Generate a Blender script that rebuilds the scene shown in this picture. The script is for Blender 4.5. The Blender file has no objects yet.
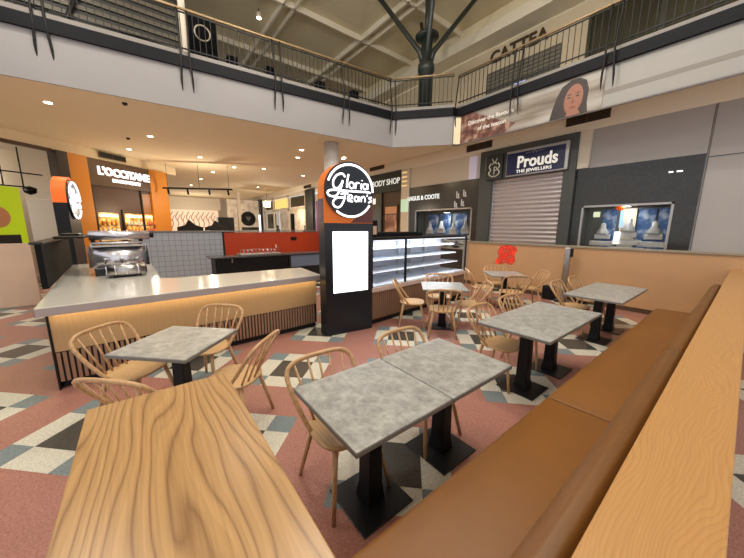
import bpy, math, random
from mathutils import Vector, Matrix
random.seed(7)
PI = math.pi
R = math.radians
scn = bpy.context.scene
COL = scn.collection

# ------------------------------------------------------------------ camera
cam_d = bpy.data.cameras.new('camera')
cam = bpy.data.objects.new('camera', cam_d)
COL.objects.link(cam)
yaw, pit, rol = R(51.9), R(10.0), R(0.3)
fw = Vector((-math.sin(yaw) * math.cos(pit), math.cos(yaw) * math.cos(pit), -math.sin(pit)))
rt = Vector((math.cos(yaw), math.sin(yaw), 0))
up = rt.cross(fw)
r2 = math.cos(rol) * rt + math.sin(rol) * up
u2 = -math.sin(rol) * rt + math.cos(rol) * up
M = Matrix((r2, u2, -fw)).transposed().to_4x4()
M.translation = Vector((0, 0, 1.77))
cam.matrix_world = M
cam_d.sensor_width = 36
cam_d.lens = 36 * 294 / 744
cam_d.clip_start = 0.05
cam_d.clip_end = 200
scn.camera = cam

# ------------------------------------------------------------------ world and exposure
w = bpy.data.worlds.new('world')
scn.world = w
w.use_nodes = True
w.node_tree.nodes['Background'].inputs[0].default_value = (0.97, 0.97, 1.0, 1)
w.node_tree.nodes['Background'].inputs[1].default_value = 0.95
vs = scn.view_settings
vs.view_transform = 'Standard'
vs.look = 'None'
vs.gamma = 1
vs.use_curve_mapping = False
vs.exposure = 0.0


def area(name, loc, size, power, col=(1, .9, .78), rot=(0, 0, 0), sy=None, spread=None):
    l = bpy.data.lights.new(name, 'AREA')
    l.energy = power
    l.color = col
    l.size = size
    if sy:
        l.shape = 'RECTANGLE'; l.size_y = sy
    else:
        l.shape = 'DISK'
    if spread:
        l.spread = spread
    o = bpy.data.objects.new(name, l)
    COL.objects.link(o)
    o.location = loc
    o.rotation_euler = rot
    return o


# fill lights added under the roof (made-up fittings further down)
ROOF_FILLS = [(-4.5, 0.5), (-4.5, 5.5), (0.5, 3.0), (-11.5, 2.5), (0.5, -3.0)]
for i, (x, y) in enumerate(ROOF_FILLS):
    area('roof_fill_light', (x, y, 9.55), 1.1, 84, (1, .97, .92))
# fill lights added out of view to brighten the roof (globes further down)
GLOBE_FILLS = [(-5.0, 2.6, 8.3), (-1.4, 4.6, 8.3), (-7.2, -1.6, 8.3)]
for x, y, z in GLOBE_FILLS:
    l = bpy.data.lights.new('globe_fill_light', 'POINT'); l.energy = 390; l.color = (1, .94, .84); l.shadow_soft_size = .25
    o = bpy.data.objects.new('globe_fill_light', l); COL.objects.link(o); o.location = (x, y, z - .3)



# ------------------------------------------------------------------ materials
def lin(c):
    return tuple((v / 255 / 12.92) if v / 255 <= .04045 else ((v / 255 + .055) / 1.055) ** 2.4 for v in c) + (1,)


def mat(name, rgb, rough=.5, metal=0, spec=.5, emit=None, es=0, alpha=1, noise=0, nscale=8, coat=0, trans=0, bump=0, bscale=40):
    m = bpy.data.materials.new(name)
    m.use_nodes = True
    nt = m.node_tree
    b = nt.nodes['Principled BSDF']
    c = lin(rgb)
    b.inputs['Base Color'].default_value = c
    b.inputs['Roughness'].default_value = rough
    b.inputs['Metallic'].default_value = metal
    b.inputs['Specular IOR Level'].default_value = spec
    b.inputs['Coat Weight'].default_value = coat
    b.inputs['Coat Roughness'].default_value = .15
    b.inputs['Transmission Weight'].default_value = trans
    b.inputs['Alpha'].default_value = alpha
    if emit:
        b.inputs['Emission Color'].default_value = lin(emit)
        b.inputs['Emission Strength'].default_value = es
    if noise or bump:
        tc = nt.nodes.new('ShaderNodeTexCoord')
    if noise:
        n = nt.nodes.new('ShaderNodeTexNoise')
        n.inputs['Scale'].default_value = nscale
        n.inputs['Detail'].default_value = 6
        nt.links.new(tc.outputs['Object'], n.inputs['Vector'])
        r = nt.nodes.new('ShaderNodeValToRGB')
        r.color_ramp.elements[0].position = .3
        r.color_ramp.elements[1].position = .7
        r.color_ramp.elements[0].color = tuple(v * (1 - noise) for v in c[:3]) + (1,)
        r.color_ramp.elements[1].color = tuple(min(1, v * (1 + noise)) for v in c[:3]) + (1,)
        nt.links.new(n.outputs['Fac'], r.inputs['Fac'])
        nt.links.new(r.outputs['Color'], b.inputs['Base Color'])
    if bump:
        n2 = nt.nodes.new('ShaderNodeTexNoise')
        n2.inputs['Scale'].default_value = bscale
        nt.links.new(tc.outputs['Object'], n2.inputs['Vector'])
        bp = nt.nodes.new('ShaderNodeBump')
        bp.inputs['Strength'].default_value = bump
        bp.inputs['Distance'].default_value = .01
        nt.links.new(n2.outputs['Fac'], bp.inputs['Height'])
        nt.links.new(bp.outputs['Normal'], b.inputs['Normal'])
    return m


def wood(name, light, dark, axis='Y', lines=16, wob=9, stretch=.35, nscale=1.6, fine=90, rough=.35, off=(0, 0, 0), k=.55):
    """timber whose grain lines are contours of a stretched noise field, running along the given object axis"""
    m = bpy.data.materials.new(name)
    m.use_nodes = True
    nt = m.node_tree
    N, L = nt.nodes, nt.links
    b = N['Principled BSDF']
    b.inputs['Roughness'].default_value = rough
    tc = N.new('ShaderNodeTexCoord')
    mp = N.new('ShaderNodeMapping')
    mp.inputs['Location'].default_value = off
    mp.inputs['Scale'].default_value = {'X': (stretch, 1, 1), 'Y': (1, stretch, 1), 'Z': (1, 1, stretch)}[axis]
    L.new(tc.outputs['Object'], mp.inputs['Vector'])
    n0 = N.new('ShaderNodeTexNoise'); n0.inputs['Scale'].default_value = nscale; n0.inputs['Detail'].default_value = 2.5
    n0.inputs['Roughness'].default_value = .4
    L.new(mp.outputs[0], n0.inputs['Vector'])
    sp = N.new('ShaderNodeSeparateXYZ')
    L.new(tc.outputs['Object'], sp.inputs[0])
    cross = {'X': 1, 'Y': 0, 'Z': 0}[axis]

    def mt(op, a, c=None, d=None):
        n = N.new('ShaderNodeMath'); n.operation = op
        for i, v in enumerate((a, c, d)):
            if v is None: continue
            if isinstance(v, (int, float)): n.inputs[i].default_value = v
            else: L.new(v, n.inputs[i])
        return n.outputs[0]
    f = mt('MULTIPLY_ADD', n0.outputs['Fac'], float(wob * 2), mt('MULTIPLY', sp.outputs[cross], float(lines)))
    fr = mt('FRACT', f)
    tri = mt('SUBTRACT', 1.0, mt('ABSOLUTE', mt('SUBTRACT', mt('MULTIPLY', fr, 2.0), 1.0)))
    saw = mt('ADD', mt('MULTIPLY', mt('POWER', tri, 4.5), .8), mt('MULTIPLY', fr, .2))
    mp2 = N.new('ShaderNodeMapping')
    mp2.inputs['Scale'].default_value = {'X': (.03, 1, 1), 'Y': (1, .03, 1), 'Z': (1, 1, .03)}[axis]
    L.new(tc.outputs['Object'], mp2.inputs['Vector'])
    n = N.new('ShaderNodeTexNoise'); n.inputs['Scale'].default_value = fine; n.inputs['Detail'].default_value = 4
    L.new(mp2.outputs['Vector'], n.inputs['Vector'])
    v = mt('ADD', mt('MULTIPLY', saw, k), mt('MULTIPLY', n.outputs['Fac'], .55))
    r = N.new('ShaderNodeValToRGB')
    r.color_ramp.elements[0].position = .15; r.color_ramp.elements[0].color = lin(light)
    r.color_ramp.elements[1].position = .9; r.color_ramp.elements[1].color = lin(dark)
    L.new(v, r.inputs['Fac'])
    L.new(r.outputs['Color'], b.inputs['Base Color'])
    return m


def floor_material():
    m = bpy.data.materials.new('terrazzo_floor')
    m.use_nodes = True
    nt = m.node_tree
    N, L = nt.nodes, nt.links
    b = N['Principled BSDF']
    b.inputs['Roughness'].default_value = .22
    tc = N.new('ShaderNodeTexCoord')
    sp = N.new('ShaderNodeSeparateXYZ')
    L.new(tc.outputs['Object'], sp.inputs[0])

    def math_(op, a, c=None, d=None):
        n = N.new('ShaderNodeMath'); n.operation = op
        for i, v in enumerate((a, c, d)):
            if v is None: continue
            if isinstance(v, (int, float)): n.inputs[i].default_value = v
            else: L.new(v, n.inputs[i])
        return n.outputs[0]
    x = math_('ADD', sp.outputs[0], 2.40)
    y = math_('ADD', sp.outputs[1], -.40)
    P = 1.3435
    u = math_('MULTIPLY', math_('ADD', x, y), 0.70711)
    v = math_('MULTIPLY', math_('SUBTRACT', y, x), 0.70711)

    def cell(q):
        a = math_('ADD', q, P / 2)
        f = math_('FLOORED_MODULO', a, P)
        return math_('ABSOLUTE', math_('SUBTRACT', f, P / 2))
    cu, cv = cell(u), cell(v)
    mxv = math_('MAXIMUM', cu, cv)
    mnv = math_('MINIMUM', cu, cv)
    in_out = math_('LESS_THAN', mxv, .425)      # inside the motif
    in_mid = math_('LESS_THAN', mxv, .21)       # dark centre tile
    corner = math_('GREATER_THAN', mnv, .21)    # blue corner tiles
    n = N.new('ShaderNodeTexNoise'); n.inputs['Scale'].default_value = 70; n.inputs['Detail'].default_value = 5
    n.inputs['Roughness'].default_value = .7
    L.new(tc.outputs['Object'], n.inputs['Vector'])
    vo = N.new('ShaderNodeTexVoronoi'); vo.inputs['Scale'].default_value = 120
    L.new(tc.outputs['Object'], vo.inputs['Vector'])

    def ramp(c0, c1):
        r = N.new('ShaderNodeValToRGB')
        r.color_ramp.elements[0].position = .35; r.color_ramp.elements[0].color = lin(c0)
        r.color_ramp.elements[1].position = .65; r.color_ramp.elements[1].color = lin(c1)
        L.new(n.outputs['Fac'], r.inputs['Fac'])
        return r.outputs['Color']

    def mix(f, a, c):
        q = N.new('ShaderNodeMix'); q.data_type = 'RGBA'
        L.new(f, q.inputs[0]); L.new(a, q.inputs[6]); L.new(c, q.inputs[7])
        return q.outputs[2]
    pink = ramp((158, 106, 95), (182, 134, 120))
    white = ramp((196, 192, 176), (226, 222, 206))
    dark = ramp((66, 66, 62), (84, 82, 78))
    blue = ramp((112, 126, 130), (138, 150, 152))
    c = mix(corner, white, blue)
    c = mix(in_mid, c, dark)
    c = mix(in_out, pink, c)
    # chips
    r = N.new('ShaderNodeValToRGB')
    r.color_ramp.elements[0].position = .0; r.color_ramp.elements[0].color = (.8, .8, .8, 1)
    r.color_ramp.elements[1].position = 1; r.color_ramp.elements[1].color = (1.15, 1.15, 1.15, 1)
    L.new(vo.outputs['Color'], r.inputs['Fac'])
    q = N.new('ShaderNodeMix'); q.data_type = 'RGBA'; q.blend_type = 'MULTIPLY'; q.inputs[0].default_value = .8
    L.new(c, q.inputs[6]); L.new(r.outputs['Color'], q.inputs[7])
    L.new(q.outputs[2], b.inputs['Base Color'])
    return m


def tile_material(name, base, line, size=.1, axes=(1, 2)):
    m = bpy.data.materials.new(name)
    m.use_nodes = True
    nt = m.node_tree
    N, L = nt.nodes, nt.links
    b = N['Principled BSDF']; b.inputs['Roughness'].default_value = .25
    tc = N.new('ShaderNodeTexCoord'); sp = N.new('ShaderNodeSeparateXYZ')
    L.new(tc.outputs['Object'], sp.inputs[0])
    outs = []
    for a in axes:
        f = N.new('ShaderNodeMath'); f.operation = 'FLOORED_MODULO'; f.inputs[1].default_value = size
        L.new(sp.outputs[a], f.inputs[0])
        g = N.new('ShaderNodeMath'); g.operation = 'LESS_THAN'; g.inputs[1].default_value = size * .07
        L.new(f.outputs[0], g.inputs[0]); outs.append(g.outputs[0])
    mx = N.new('ShaderNodeMath'); mx.operation = 'MAXIMUM'
    L.new(outs[0], mx.inputs[0]); L.new(outs[1], mx.inputs[1])
    q = N.new('ShaderNodeMix'); q.data_type = 'RGBA'
    L.new(mx.outputs[0], q.inputs[0]); q.inputs[6].default_value = lin(base); q.inputs[7].default_value = lin(line)
    L.new(q.outputs[2], b.inputs['Base Color'])
    return m


def picture_material(name, cols, scale=3, emit=0, stretch=(1, 1, 1)):
    """blotchy printed picture, colours only"""
    m = bpy.data.materials.new(name)
    m.use_nodes = True
    nt = m.node_tree
    N, L = nt.nodes, nt.links
    b = N['Principled BSDF']; b.inputs['Roughness'].default_value = .4
    tc = N.new('ShaderNodeTexCoord'); n = N.new('ShaderNodeTexNoise')
    mp = N.new('ShaderNodeMapping'); mp.inputs['Scale'].default_value = stretch
    L.new(tc.outputs['Object'], mp.inputs[0])
    n.inputs['Scale'].default_value = scale; n.inputs['Detail'].default_value = 5
    L.new(mp.outputs[0], n.inputs['Vector'])
    r = N.new('ShaderNodeValToRGB')
    el = r.color_ramp.elements
    k = len(cols)
    for i, c in enumerate(cols):
        p = .3 + .4 * i / (k - 1)
        e = el[i] if i < 2 else el.new(p)
        e.position = p
        e.color = lin(c)
    L.new(n.outputs['Fac'], r.inputs['Fac'])
    L.new(r.outputs['Color'], b.inputs['Base Color'])
    if emit:
        L.new(r.outputs['Color'], b.inputs['Emission Color'])
        b.inputs['Emission Strength'].default_value = emit
    return m


m_floor = floor_material()
m_top = None
m_edge = mat('laminate_edge', (122, 119, 112), .5)
m_black = mat('black_metal', (14, 14, 15), .45, .0, .3)
m_blackp = mat('black_powder_coat', (22, 24, 28), .35)
m_chair = wood('bent_beech', (208, 168, 122), (168, 124, 80), 'Z', lines=30, wob=3, fine=60)
m_seat = wood('beech_seat', (216, 180, 132), (176, 134, 86), 'X', lines=34, wob=5, fine=60, rough=.3)
m_oak = wood('oak_veneer', (190, 148, 92), (132, 92, 48), 'X', lines=26, wob=8, stretch=.2, nscale=3.2, fine=150, rough=.3, off=(.4, .1, .2), k=.7)
m_oak2 = wood('oak_ledge_veneer', (194, 146, 88), (164, 116, 64), 'Y', lines=80, wob=12, stretch=.3, nscale=5, fine=140, rough=.4, off=(.3, .1, .2), k=.42)
m_leather = mat('tan_leather', (132, 84, 28), .42, noise=.06, nscale=3, bump=.15, bscale=250)
m_leather2 = mat('tan_leather_back', (118, 77, 30), .45, noise=.06, nscale=3, bump=.15, bscale=250)
m_carcass = mat('oak_board', (160, 112, 62), .5)
m_partition = mat('tan_partition_laminate', (192, 150, 108), .35, noise=.04, nscale=2)
m_cap = mat('grey_stone_cap', (150, 140, 120), .3)
m_steel = mat('brushed_steel', (190, 188, 186), .28, 1)
m_chrome = mat('chrome', (225, 222, 228), .25, .85)
m_cream = mat('cream_paint', (226, 214, 194), .7)
m_white = mat('white_paint', (206, 198, 192), .7)
m_fascia = mat('balcony_board', (150, 146, 145), .65, noise=.04, nscale=.8)
m_beam = mat('dark_blue_grey_beam', (14, 14, 20), .6, spec=.2)
m_kerb = mat('grey_kerb', (130, 124, 118), .5)
m_ceiling = mat('ceiling_paint', (244, 228, 192), .8)
m_greywall = mat('grey_wall_panel', (178, 172, 168), .5)
m_stone = mat('dark_granite', (52, 51, 49), .2, noise=.18, nscale=14)
m_frame = mat('charcoal_portal', (70, 72, 70), .4)
m_navy = mat('navy_panel', (22, 28, 74), .35)
m_silver = mat('silver_trim', (176, 172, 170), .35, .6)
m_slat = mat('shutter_slat', (206, 198, 200), .22, .6)
m_glass = mat('clear_glass', (255, 255, 255), .02, trans=1, spec=.5)
m_glass.node_tree.nodes['Principled BSDF'].inputs['IOR'].default_value = 1.05
m_slab = mat('white_engineered_stone', (214, 210, 200), .12, noise=.02, nscale=30, coat=.3)
m_slabedge = mat('grey_stone_edge', (176, 164, 160), .3)
m_panelwood = wood('counter_timber', (192, 158, 114), (170, 134, 92), 'Z', lines=20, wob=3, fine=50, k=.2)
m_slatwood = mat('walnut_slats', (150, 116, 92), .5)
m_dark = mat('dark_recess', (16, 14, 14), .6)
m_led = mat('warm_led_strip', (255, 210, 120), .5, emit=(255, 214, 140), es=3)
m_ledw = mat('white_led_strip', (255, 255, 255), .5, emit=(236, 240, 255), es=1.3)
m_neon = mat('white_lit_lettering', (255, 255, 255), .5, emit=(255, 252, 255), es=1.6)
m_screen = mat('lit_white_screen', (255, 255, 255), .5, emit=(250, 250, 255), es=2.0)
m_orange = mat('orange_panel', (236, 120, 28), .45)
m_orangeglow = mat('lit_orange_panel', (240, 96, 20), .45, emit=(240, 100, 20), es=.45)
m_lamp = mat('lamp_diffuser', (255, 255, 255), .5, emit=(255, 236, 200), es=14)
m_trim = mat('white_lamp_trim', (226, 214, 196), .5)
m_tile = tile_material('small_grey_tiles', (176, 178, 184), (128, 130, 136), .15)
m_red = mat('orange_red_panel', (190, 62, 20), .4)
m_green = mat('bottle_green_steel', (40, 46, 42), .4)
m_roofbeam = mat('cream_roof_steel', (232, 222, 198), .6)
m_roof = mat('beige_roof_sheet', (228, 214, 180), .8)
m_brass = mat('brass_handrail', (160, 134, 98), .4, .3)
m_ochre = mat('ochre_panel', (204, 128, 22), .5)
m_brown = mat('brown_shop_board', (84, 62, 42), .5)
m_lime = mat('lime_poster', (176, 206, 20), .5, emit=(170, 200, 10), es=.25)
m_skin = mat('poster_skin_tone', (150, 98, 76), .5)
m_hair = mat('poster_dark_hair', (44, 30, 26), .5)
m_lip = mat('poster_lips', (130, 62, 54), .5)
m_warmlit = picture_material('warm_lit_goods', [(90, 50, 20), (214, 150, 60), (250, 220, 150)], 9, .9)
m_palelit = picture_material('pale_lit_shop_wall', [(190, 170, 140), (226, 206, 180), (240, 226, 206)], 2, .25)
m_bluepic = picture_material('blue_jewellery_picture', [(30, 50, 96), (60, 92, 134), (190, 200, 206)], 3.0, .25)  # weak emission added to brighten the posters
m_seapic = picture_material('beige_sea_picture', [(96, 80, 66), (130, 118, 104), (160, 152, 142), (174, 168, 160)], 1.4, 0, (.4, 1, 2.4))
m_rockpic = picture_material('brown_rock_picture', [(60, 36, 30), (120, 76, 64), (180, 156, 136)], 5)
m_olive = mat('olive_shop_glass', (50, 49, 34), .15, noise=.2, nscale=1.2)
m_whitedisp = mat('white_display_stand', (206, 208, 206), .4)
m_pinkwall = mat('pale_pink_hoarding', (206, 176, 150), .5, noise=.05, nscale=1.5)
m_magenta = mat('purple_lit_panel', (120, 50, 110), .5, emit=(130, 50, 120), es=.4)


def table_material():
    m = bpy.data.materials.new('grey_concrete_laminate')
    m.use_nodes = True
    nt = m.node_tree
    N, L = nt.nodes, nt.links
    b = N['Principled BSDF']; b.inputs['Roughness'].default_value = .32
    tc = N.new('ShaderNodeTexCoord')
    n = N.new('ShaderNodeTexNoise'); n.inputs['Scale'].default_value = 14; n.inputs['Detail'].default_value = 10
    n.inputs['Roughness'].default_value = .68; n.inputs['Distortion'].default_value = .15
    L.new(tc.outputs['Object'], n.inputs['Vector'])
    r = N.new('ShaderNodeValToRGB')
    r.color_ramp.elements[0].position = .34; r.color_ramp.elements[0].color = lin((132, 131, 126))
    r.color_ramp.elements[1].position = .66; r.color_ramp.elements[1].color = lin((184, 183, 177))
    L.new(n.outputs['Fac'], r.inputs['Fac'])
    L.new(r.outputs['Color'], b.inputs['Base Color'])
    return m


m_top = table_material()


# ------------------------------------------------------------------ mesh helpers
class MB:
    def __init__(s):
        s.v = []; s.f = []; s.sm = []

    def add(s, vs_, fs, smooth=False):
        o = len(s.v)
        s.v += [tuple(p) for p in vs_]
        for f in fs:
            s.f.append(tuple(i + o for i in f)); s.sm.append(smooth)
        return s

    def box(s, x0, x1, y0, y1, z0, z1):
        v = [(x, y, z) for z in (z0, z1) for y in (y0, y1) for x in (x0, x1)]
        return s.add(v, [(0, 2, 3, 1), (4, 5, 7, 6), (0, 1, 5, 4), (2, 6, 7, 3), (0, 4, 6, 2), (1, 3, 7, 5)])

    def prism(s, poly, z0, z1, smooth=False):
        n = len(poly)
        a = sum(poly[i][0] * poly[(i + 1) % n][1] - poly[(i + 1) % n][0] * poly[i][1] for i in range(n))
        if a < 0: poly = poly[::-1]
        v = [(x, y, z0) for x, y in poly] + [(x, y, z1) for x, y in poly]
        s.add(v, [tuple(range(n - 1, -1, -1)), tuple(range(n, 2 * n))])
        o = len(s.v) - 2 * n
        for i in range(n):
            j = (i + 1) % n
            s.f.append((o + i, o + j, o + n + j, o + n + i)); s.sm.append(smooth)
        return s

    def prism_xz(s, poly, y0, y1, smooth=False):
        """polygon in the x-z plane, extruded along y"""
        n = len(poly)
        a = sum(poly[i][0] * poly[(i + 1) % n][1] - poly[(i + 1) % n][0] * poly[i][1] for i in range(n))
        if a < 0: poly = poly[::-1]
        v = [(x, y0, z) for x, z in poly] + [(x, y1, z) for x, z in poly]
        s.add(v, [tuple(range(n)), tuple(range(2 * n - 1, n - 1, -1))])
        o = len(s.v) - 2 * n
        for i in range(n):
            j = (i + 1) % n
            s.f.append((o + j, o + i, o + n + i, o + n + j)); s.sm.append(smooth)
        return s

    def tube(s, pts, r, n=8, closed=False, squash=1):
        pts = [Vector(p) for p in pts]
        k = len(pts)
        rr = r if isinstance(r, (list, tuple)) else [r] * k
        prev = None
        rings = []
        for i, p in enumerate(pts):
            if closed: t = pts[(i + 1) % k] - pts[i - 1]
            elif i == 0: t = pts[1] - p
            elif i == k - 1: t = p - pts[i - 1]
            else: t = pts[i + 1] - pts[i - 1]
            t.normalize()
            if prev is None:
                a = Vector((0, 0, 1)) if abs(t.z) < .9 else Vector((1, 0, 0))
                nrm = (a - t * a.dot(t)).normalized()
            else:
                nrm = (prev - t * prev.dot(t)).normalized()
            prev = nrm
            bn = t.cross(nrm)
            rings.append([p + (nrm * math.cos(2 * PI * q / n) + bn * math.sin(2 * PI * q / n) * squash) * rr[i] for q in range(n)])
        v = [c for ring in rings for c in ring]
        f = []
        for i in range(k if closed else k - 1):
            i2 = (i + 1) % k
            for q in range(n):
                q2 = (q + 1) % n
                f.append((i * n + q, i * n + q2, i2 * n + q2, i2 * n + q))
        s.add(v, f, True)
        if not closed:
            o = len(s.v) - len(v)
            s.f.append(tuple(o + q for q in range(n - 1, -1, -1))); s.sm.append(False)
            s.f.append(tuple(o + (k - 1) * n + q for q in range(n))); s.sm.append(False)
        return s

    def lathe(s, prof, cx=0, cy=0, n=20):
        """prof: list of (r, z), bottom to top"""
        v = [(cx + r * math.cos(2 * PI * q / n), cy + r * math.sin(2 * PI * q / n), z) for r, z in prof for q in range(n)]
        f = []
        for i in range(len(prof) - 1):
            for q in range(n):
                q2 = (q + 1) % n
                f.append((i * n + q, i * n + q2, (i + 1) * n + q2, (i + 1) * n + q))
        s.add(v, f, True)
        o = len(s.v) - len(v)
        s.f.append(tuple(o + q for q in range(n - 1, -1, -1))); s.sm.append(False)
        s.f.append(tuple(o + (len(prof) - 1) * n + q for q in range(n))); s.sm.append(False)
        return s

    def build(s, name, m, parent=None, bevel=0, seg=2, loc=None, rotz=0):
        me = bpy.data.meshes.new(name)
        me.from_pydata(s.v, [], s.f)
        me.update()
        for p, q in zip(me.polygons, s.sm): p.use_smooth = q
        o = bpy.data.objects.new(name, me)
        COL.objects.link(o)
        me.materials.append(m)
        if parent: o.parent = parent
        if loc: o.location = loc
        if rotz: o.rotation_euler = (0, 0, rotz)
        if bevel:
            b = o.modifiers.new('bevel', 'BEVEL'); b.width = bevel; b.segments = seg; b.limit_method = 'ANGLE'; b.angle_limit = R(40)
        return o


def box(name, m, x0, x1, y0, y1, z0, z1, parent=None, bevel=0, seg=2):
    """box whose mesh is centred under its own origin"""
    cx, cy = (x0 + x1) / 2, (y0 + y1) / 2
    if parent:
        return MB().box(x0, x1, y0, y1, z0, z1).build(name, m, parent, bevel, seg)
    return MB().box(x0 - cx, x1 - cx, y0 - cy, y1 - cy, 0, z1 - z0).build(name, m, None, bevel, seg, loc=(cx, cy, z0))


def thing(name, label, cat, loc=(0, 0, 0), rotz=0, group=None):
    o = bpy.data.objects.new(name, None)
    COL.objects.link(o)
    o.location = loc
    o.rotation_euler = (0, 0, rotz)
    o['label'] = label; o['category'] = cat
    if group: o['group'] = group
    o.empty_display_size = .1
    return o


def tag(o, label, cat, group=None):
    o['label'] = label; o['category'] = cat
    if group: o['group'] = group
    return o


def struct(o):
    o['kind'] = 'structure'
    return o


def dup(root, loc, rotz, label, group=None):
    r = root.copy(); COL.objects.link(r)
    r.location = loc; r.rotation_euler = (0, 0, rotz)
    r['label'] = label
    if group: r['group'] = group
    for ch in list(root.children):
        c = ch.copy(); COL.objects.link(c); c.parent = r
        for g in ch.children:
            d = g.copy(); COL.objects.link(d); d.parent = c
    return r


def text(name, s, size, m, parent, loc, depth=.01, offset=0, shear=0, sx=1, align='LEFT', rotz=0):
    """lettering standing upright, facing local -y"""
    cu = bpy.data.curves.new('t', 'FONT')
    cu.body = s; cu.size = size; cu.extrude = depth; cu.offset = offset; cu.shear = shear; cu.align_x = align
    cu.resolution_u = 3
    t = bpy.data.objects.new('t', cu)
    COL.objects.link(t)
    bpy.context.view_layer.update()
    dg = bpy.context.evaluated_depsgraph_get()
    me = bpy.data.meshes.new_from_object(t.evaluated_get(dg))
    bpy.data.objects.remove(t)
    me.name = name
    for v in me.vertices:
        x, y, z = v.co
        v.co = (x * sx, -z, y)
    me.materials.clear(); me.materials.append(m)
    o = bpy.data.objects.new(name, me)
    COL.objects.link(o)
    if parent: o.parent = parent
    o.location = loc
    o.rotation_euler = (0, 0, rotz)
    return o


def catmull(pts, n=6):
    P = [Vector(p) for p in pts]
    P = [P[0] * 2 - P[1]] + P + [P[-1] * 2 - P[-2]]
    out = []
    for i in range(1, len(P) - 2):
        for k in range(n):
            t = k / n
            a, b, c, d = P[i - 1], P[i], P[i + 1], P[i + 2]
            out.append(.5 * ((2 * b) + (c - a) * t + (2 * a - 5 * b + 4 * c - d) * t * t + (3 * b - a - 3 * c + d) * t ** 3))
    out.append(P[-2])
    return out


ORD = ['first', 'second', 'third', 'fourth', 'fifth', 'sixth', 'seventh', 'eighth', 'ninth', 'tenth', 'eleventh', 'twelfth',
       'thirteenth', 'fourteenth', 'fifteenth', 'sixteenth', 'seventeenth', 'eighteenth', 'nineteenth', 'twentieth']

# ================================================================== SETTING
CEIL = 4.5
WY = 10.3
struct(box('floor', m_floor, -42, 6, -8, 14, -.2, 0)).location = (0, 0, -.2)
bpy.data.objects['floor'].data.transform(Matrix.Translation((-18, 3, 0)))
# the upper storey: slab (with the lower ceiling as its underside) around the void
La, Lb, Lc = (-9.43, -8.0), (-8.1, 7.2), (-6.57, 8.5)
ring = [La, Lb, Lc, (-6.3, 8.75), (6, 8.75), (6, 8.82), (-42, 8.82), (-42, -8)]
o = struct(MB().prism(ring, CEIL, 5.3).build('ceiling', m_ceiling))
struct(MB().box(-42, 6, 8.82, 14, 5.08, 5.3).build('ceiling_recess', m_ceiling))
ring = [La, Lb, Lc, (-6.3, 8.75), (6, 8.75), (6, 14), (-42, 14), (-42, -8)]
struct(box('wall_bulkhead_right', mat('bulkhead_cream', (244, 234, 216), .7), -42, 6, WY - .02, WY + .2, CEIL - .005, 5.08))
o2 = MB().prism([(x, y) for x, y in ring], 5.305, 5.34).build('floor_upper', m_kerb); struct(o2)


def fascia(name, a, b, m=m_fascia, z0=4.48, z1=5.36, t=.04):
    a, b = Vector(a), Vector(b)
    d = (b - a).normalized(); n = Vector((d.y, -d.x))
    L = (b - a).length
    ang = math.atan2(d.y, d.x)
    t_ = MB().box(0, L, -t, 0, z0, z1).build(name, m, None, loc=(a.x, a.y, 0), rotz=ang)
    return struct(t_), ang, L


fascia('trim_left_fascia', La, Lb)
fascia('trim_corner_fascia', Lb, Lc)
fascia('trim_right_fascia', (-6.57, 8.75), (6, 8.75), t=.06)
struct(box('trim_step', m_fascia, -6.61, -6.54, 8.46, 8.74, 4.48, 5.36))
struct(box('trim_step_beam', m_beam, -6.64, -6.5, 8.40, 8.70, 5.36, 5.6))
for nm, a, b in (('trim_left_beam', La, Lb), ('trim_corner_beam', Lb, Lc), ('trim_right_beam', (-6.57, 8.69), (6, 8.69))):
    fascia(nm, a, b, m_beam, 5.36, 5.60, .10)
for nm, a, b in (('trim_left_kerb', La, Lb), ('trim_corner_kerb', Lb, Lc), ('trim_right_kerb', (-6.57, 8.72), (6, 8.72))):
    fascia(nm, a, b, m_kerb, 5.60, 5.70, .06)

# right-hand shop wall (behind the cafe), above and beside the shopfronts
struct(box('wall_right', m_greywall, -.87, 6, WY, WY + .2, 0, CEIL))
struct(box('wall_right_above_stone', m_greywall, -3.3, -.88, WY, WY + .2, 3.46, CEIL))
struct(box('wall_behind_counter', m_cream, -10.2, -6.5, WY, WY + .2, 3.6, CEIL))
struct(box('trim_1', mat('panel_joint', (120, 112, 106), .6), -.86, -.84, WY - .006, WY - .001, 1.0, CEIL))
struct(box('trim_2', m_frame, -.84, 6, WY - .006, WY - .001, 3.36, 3.38))
struct(box('trim_3', m_cream, -3.42, -3.12, WY - .12, WY - .005, 3.46, CEIL))
struct(box('trim_4', mat('pale_lilac_panel', (214, 206, 220), .5, emit=(200, 190, 214), es=.25), -7.05, -6.72, WY - .06, WY - .005, 3.6, 4.42))
# far end walls
struct(box('wall_far', m_cream, -36.9, -36.6, -8, 14, 0, CEIL))
struct(box('wall_upper_right', mat('upper_cream_wall', (206, 190, 160), .7), -32, 6, 12.5, 12.7, 5.34, 9.2))
struct(box('wall_upper_far', mat('upper_far_wall', (180, 170, 140), .7), -31.9, -31.6, -8, 12.4, 5.34, 10))
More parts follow.
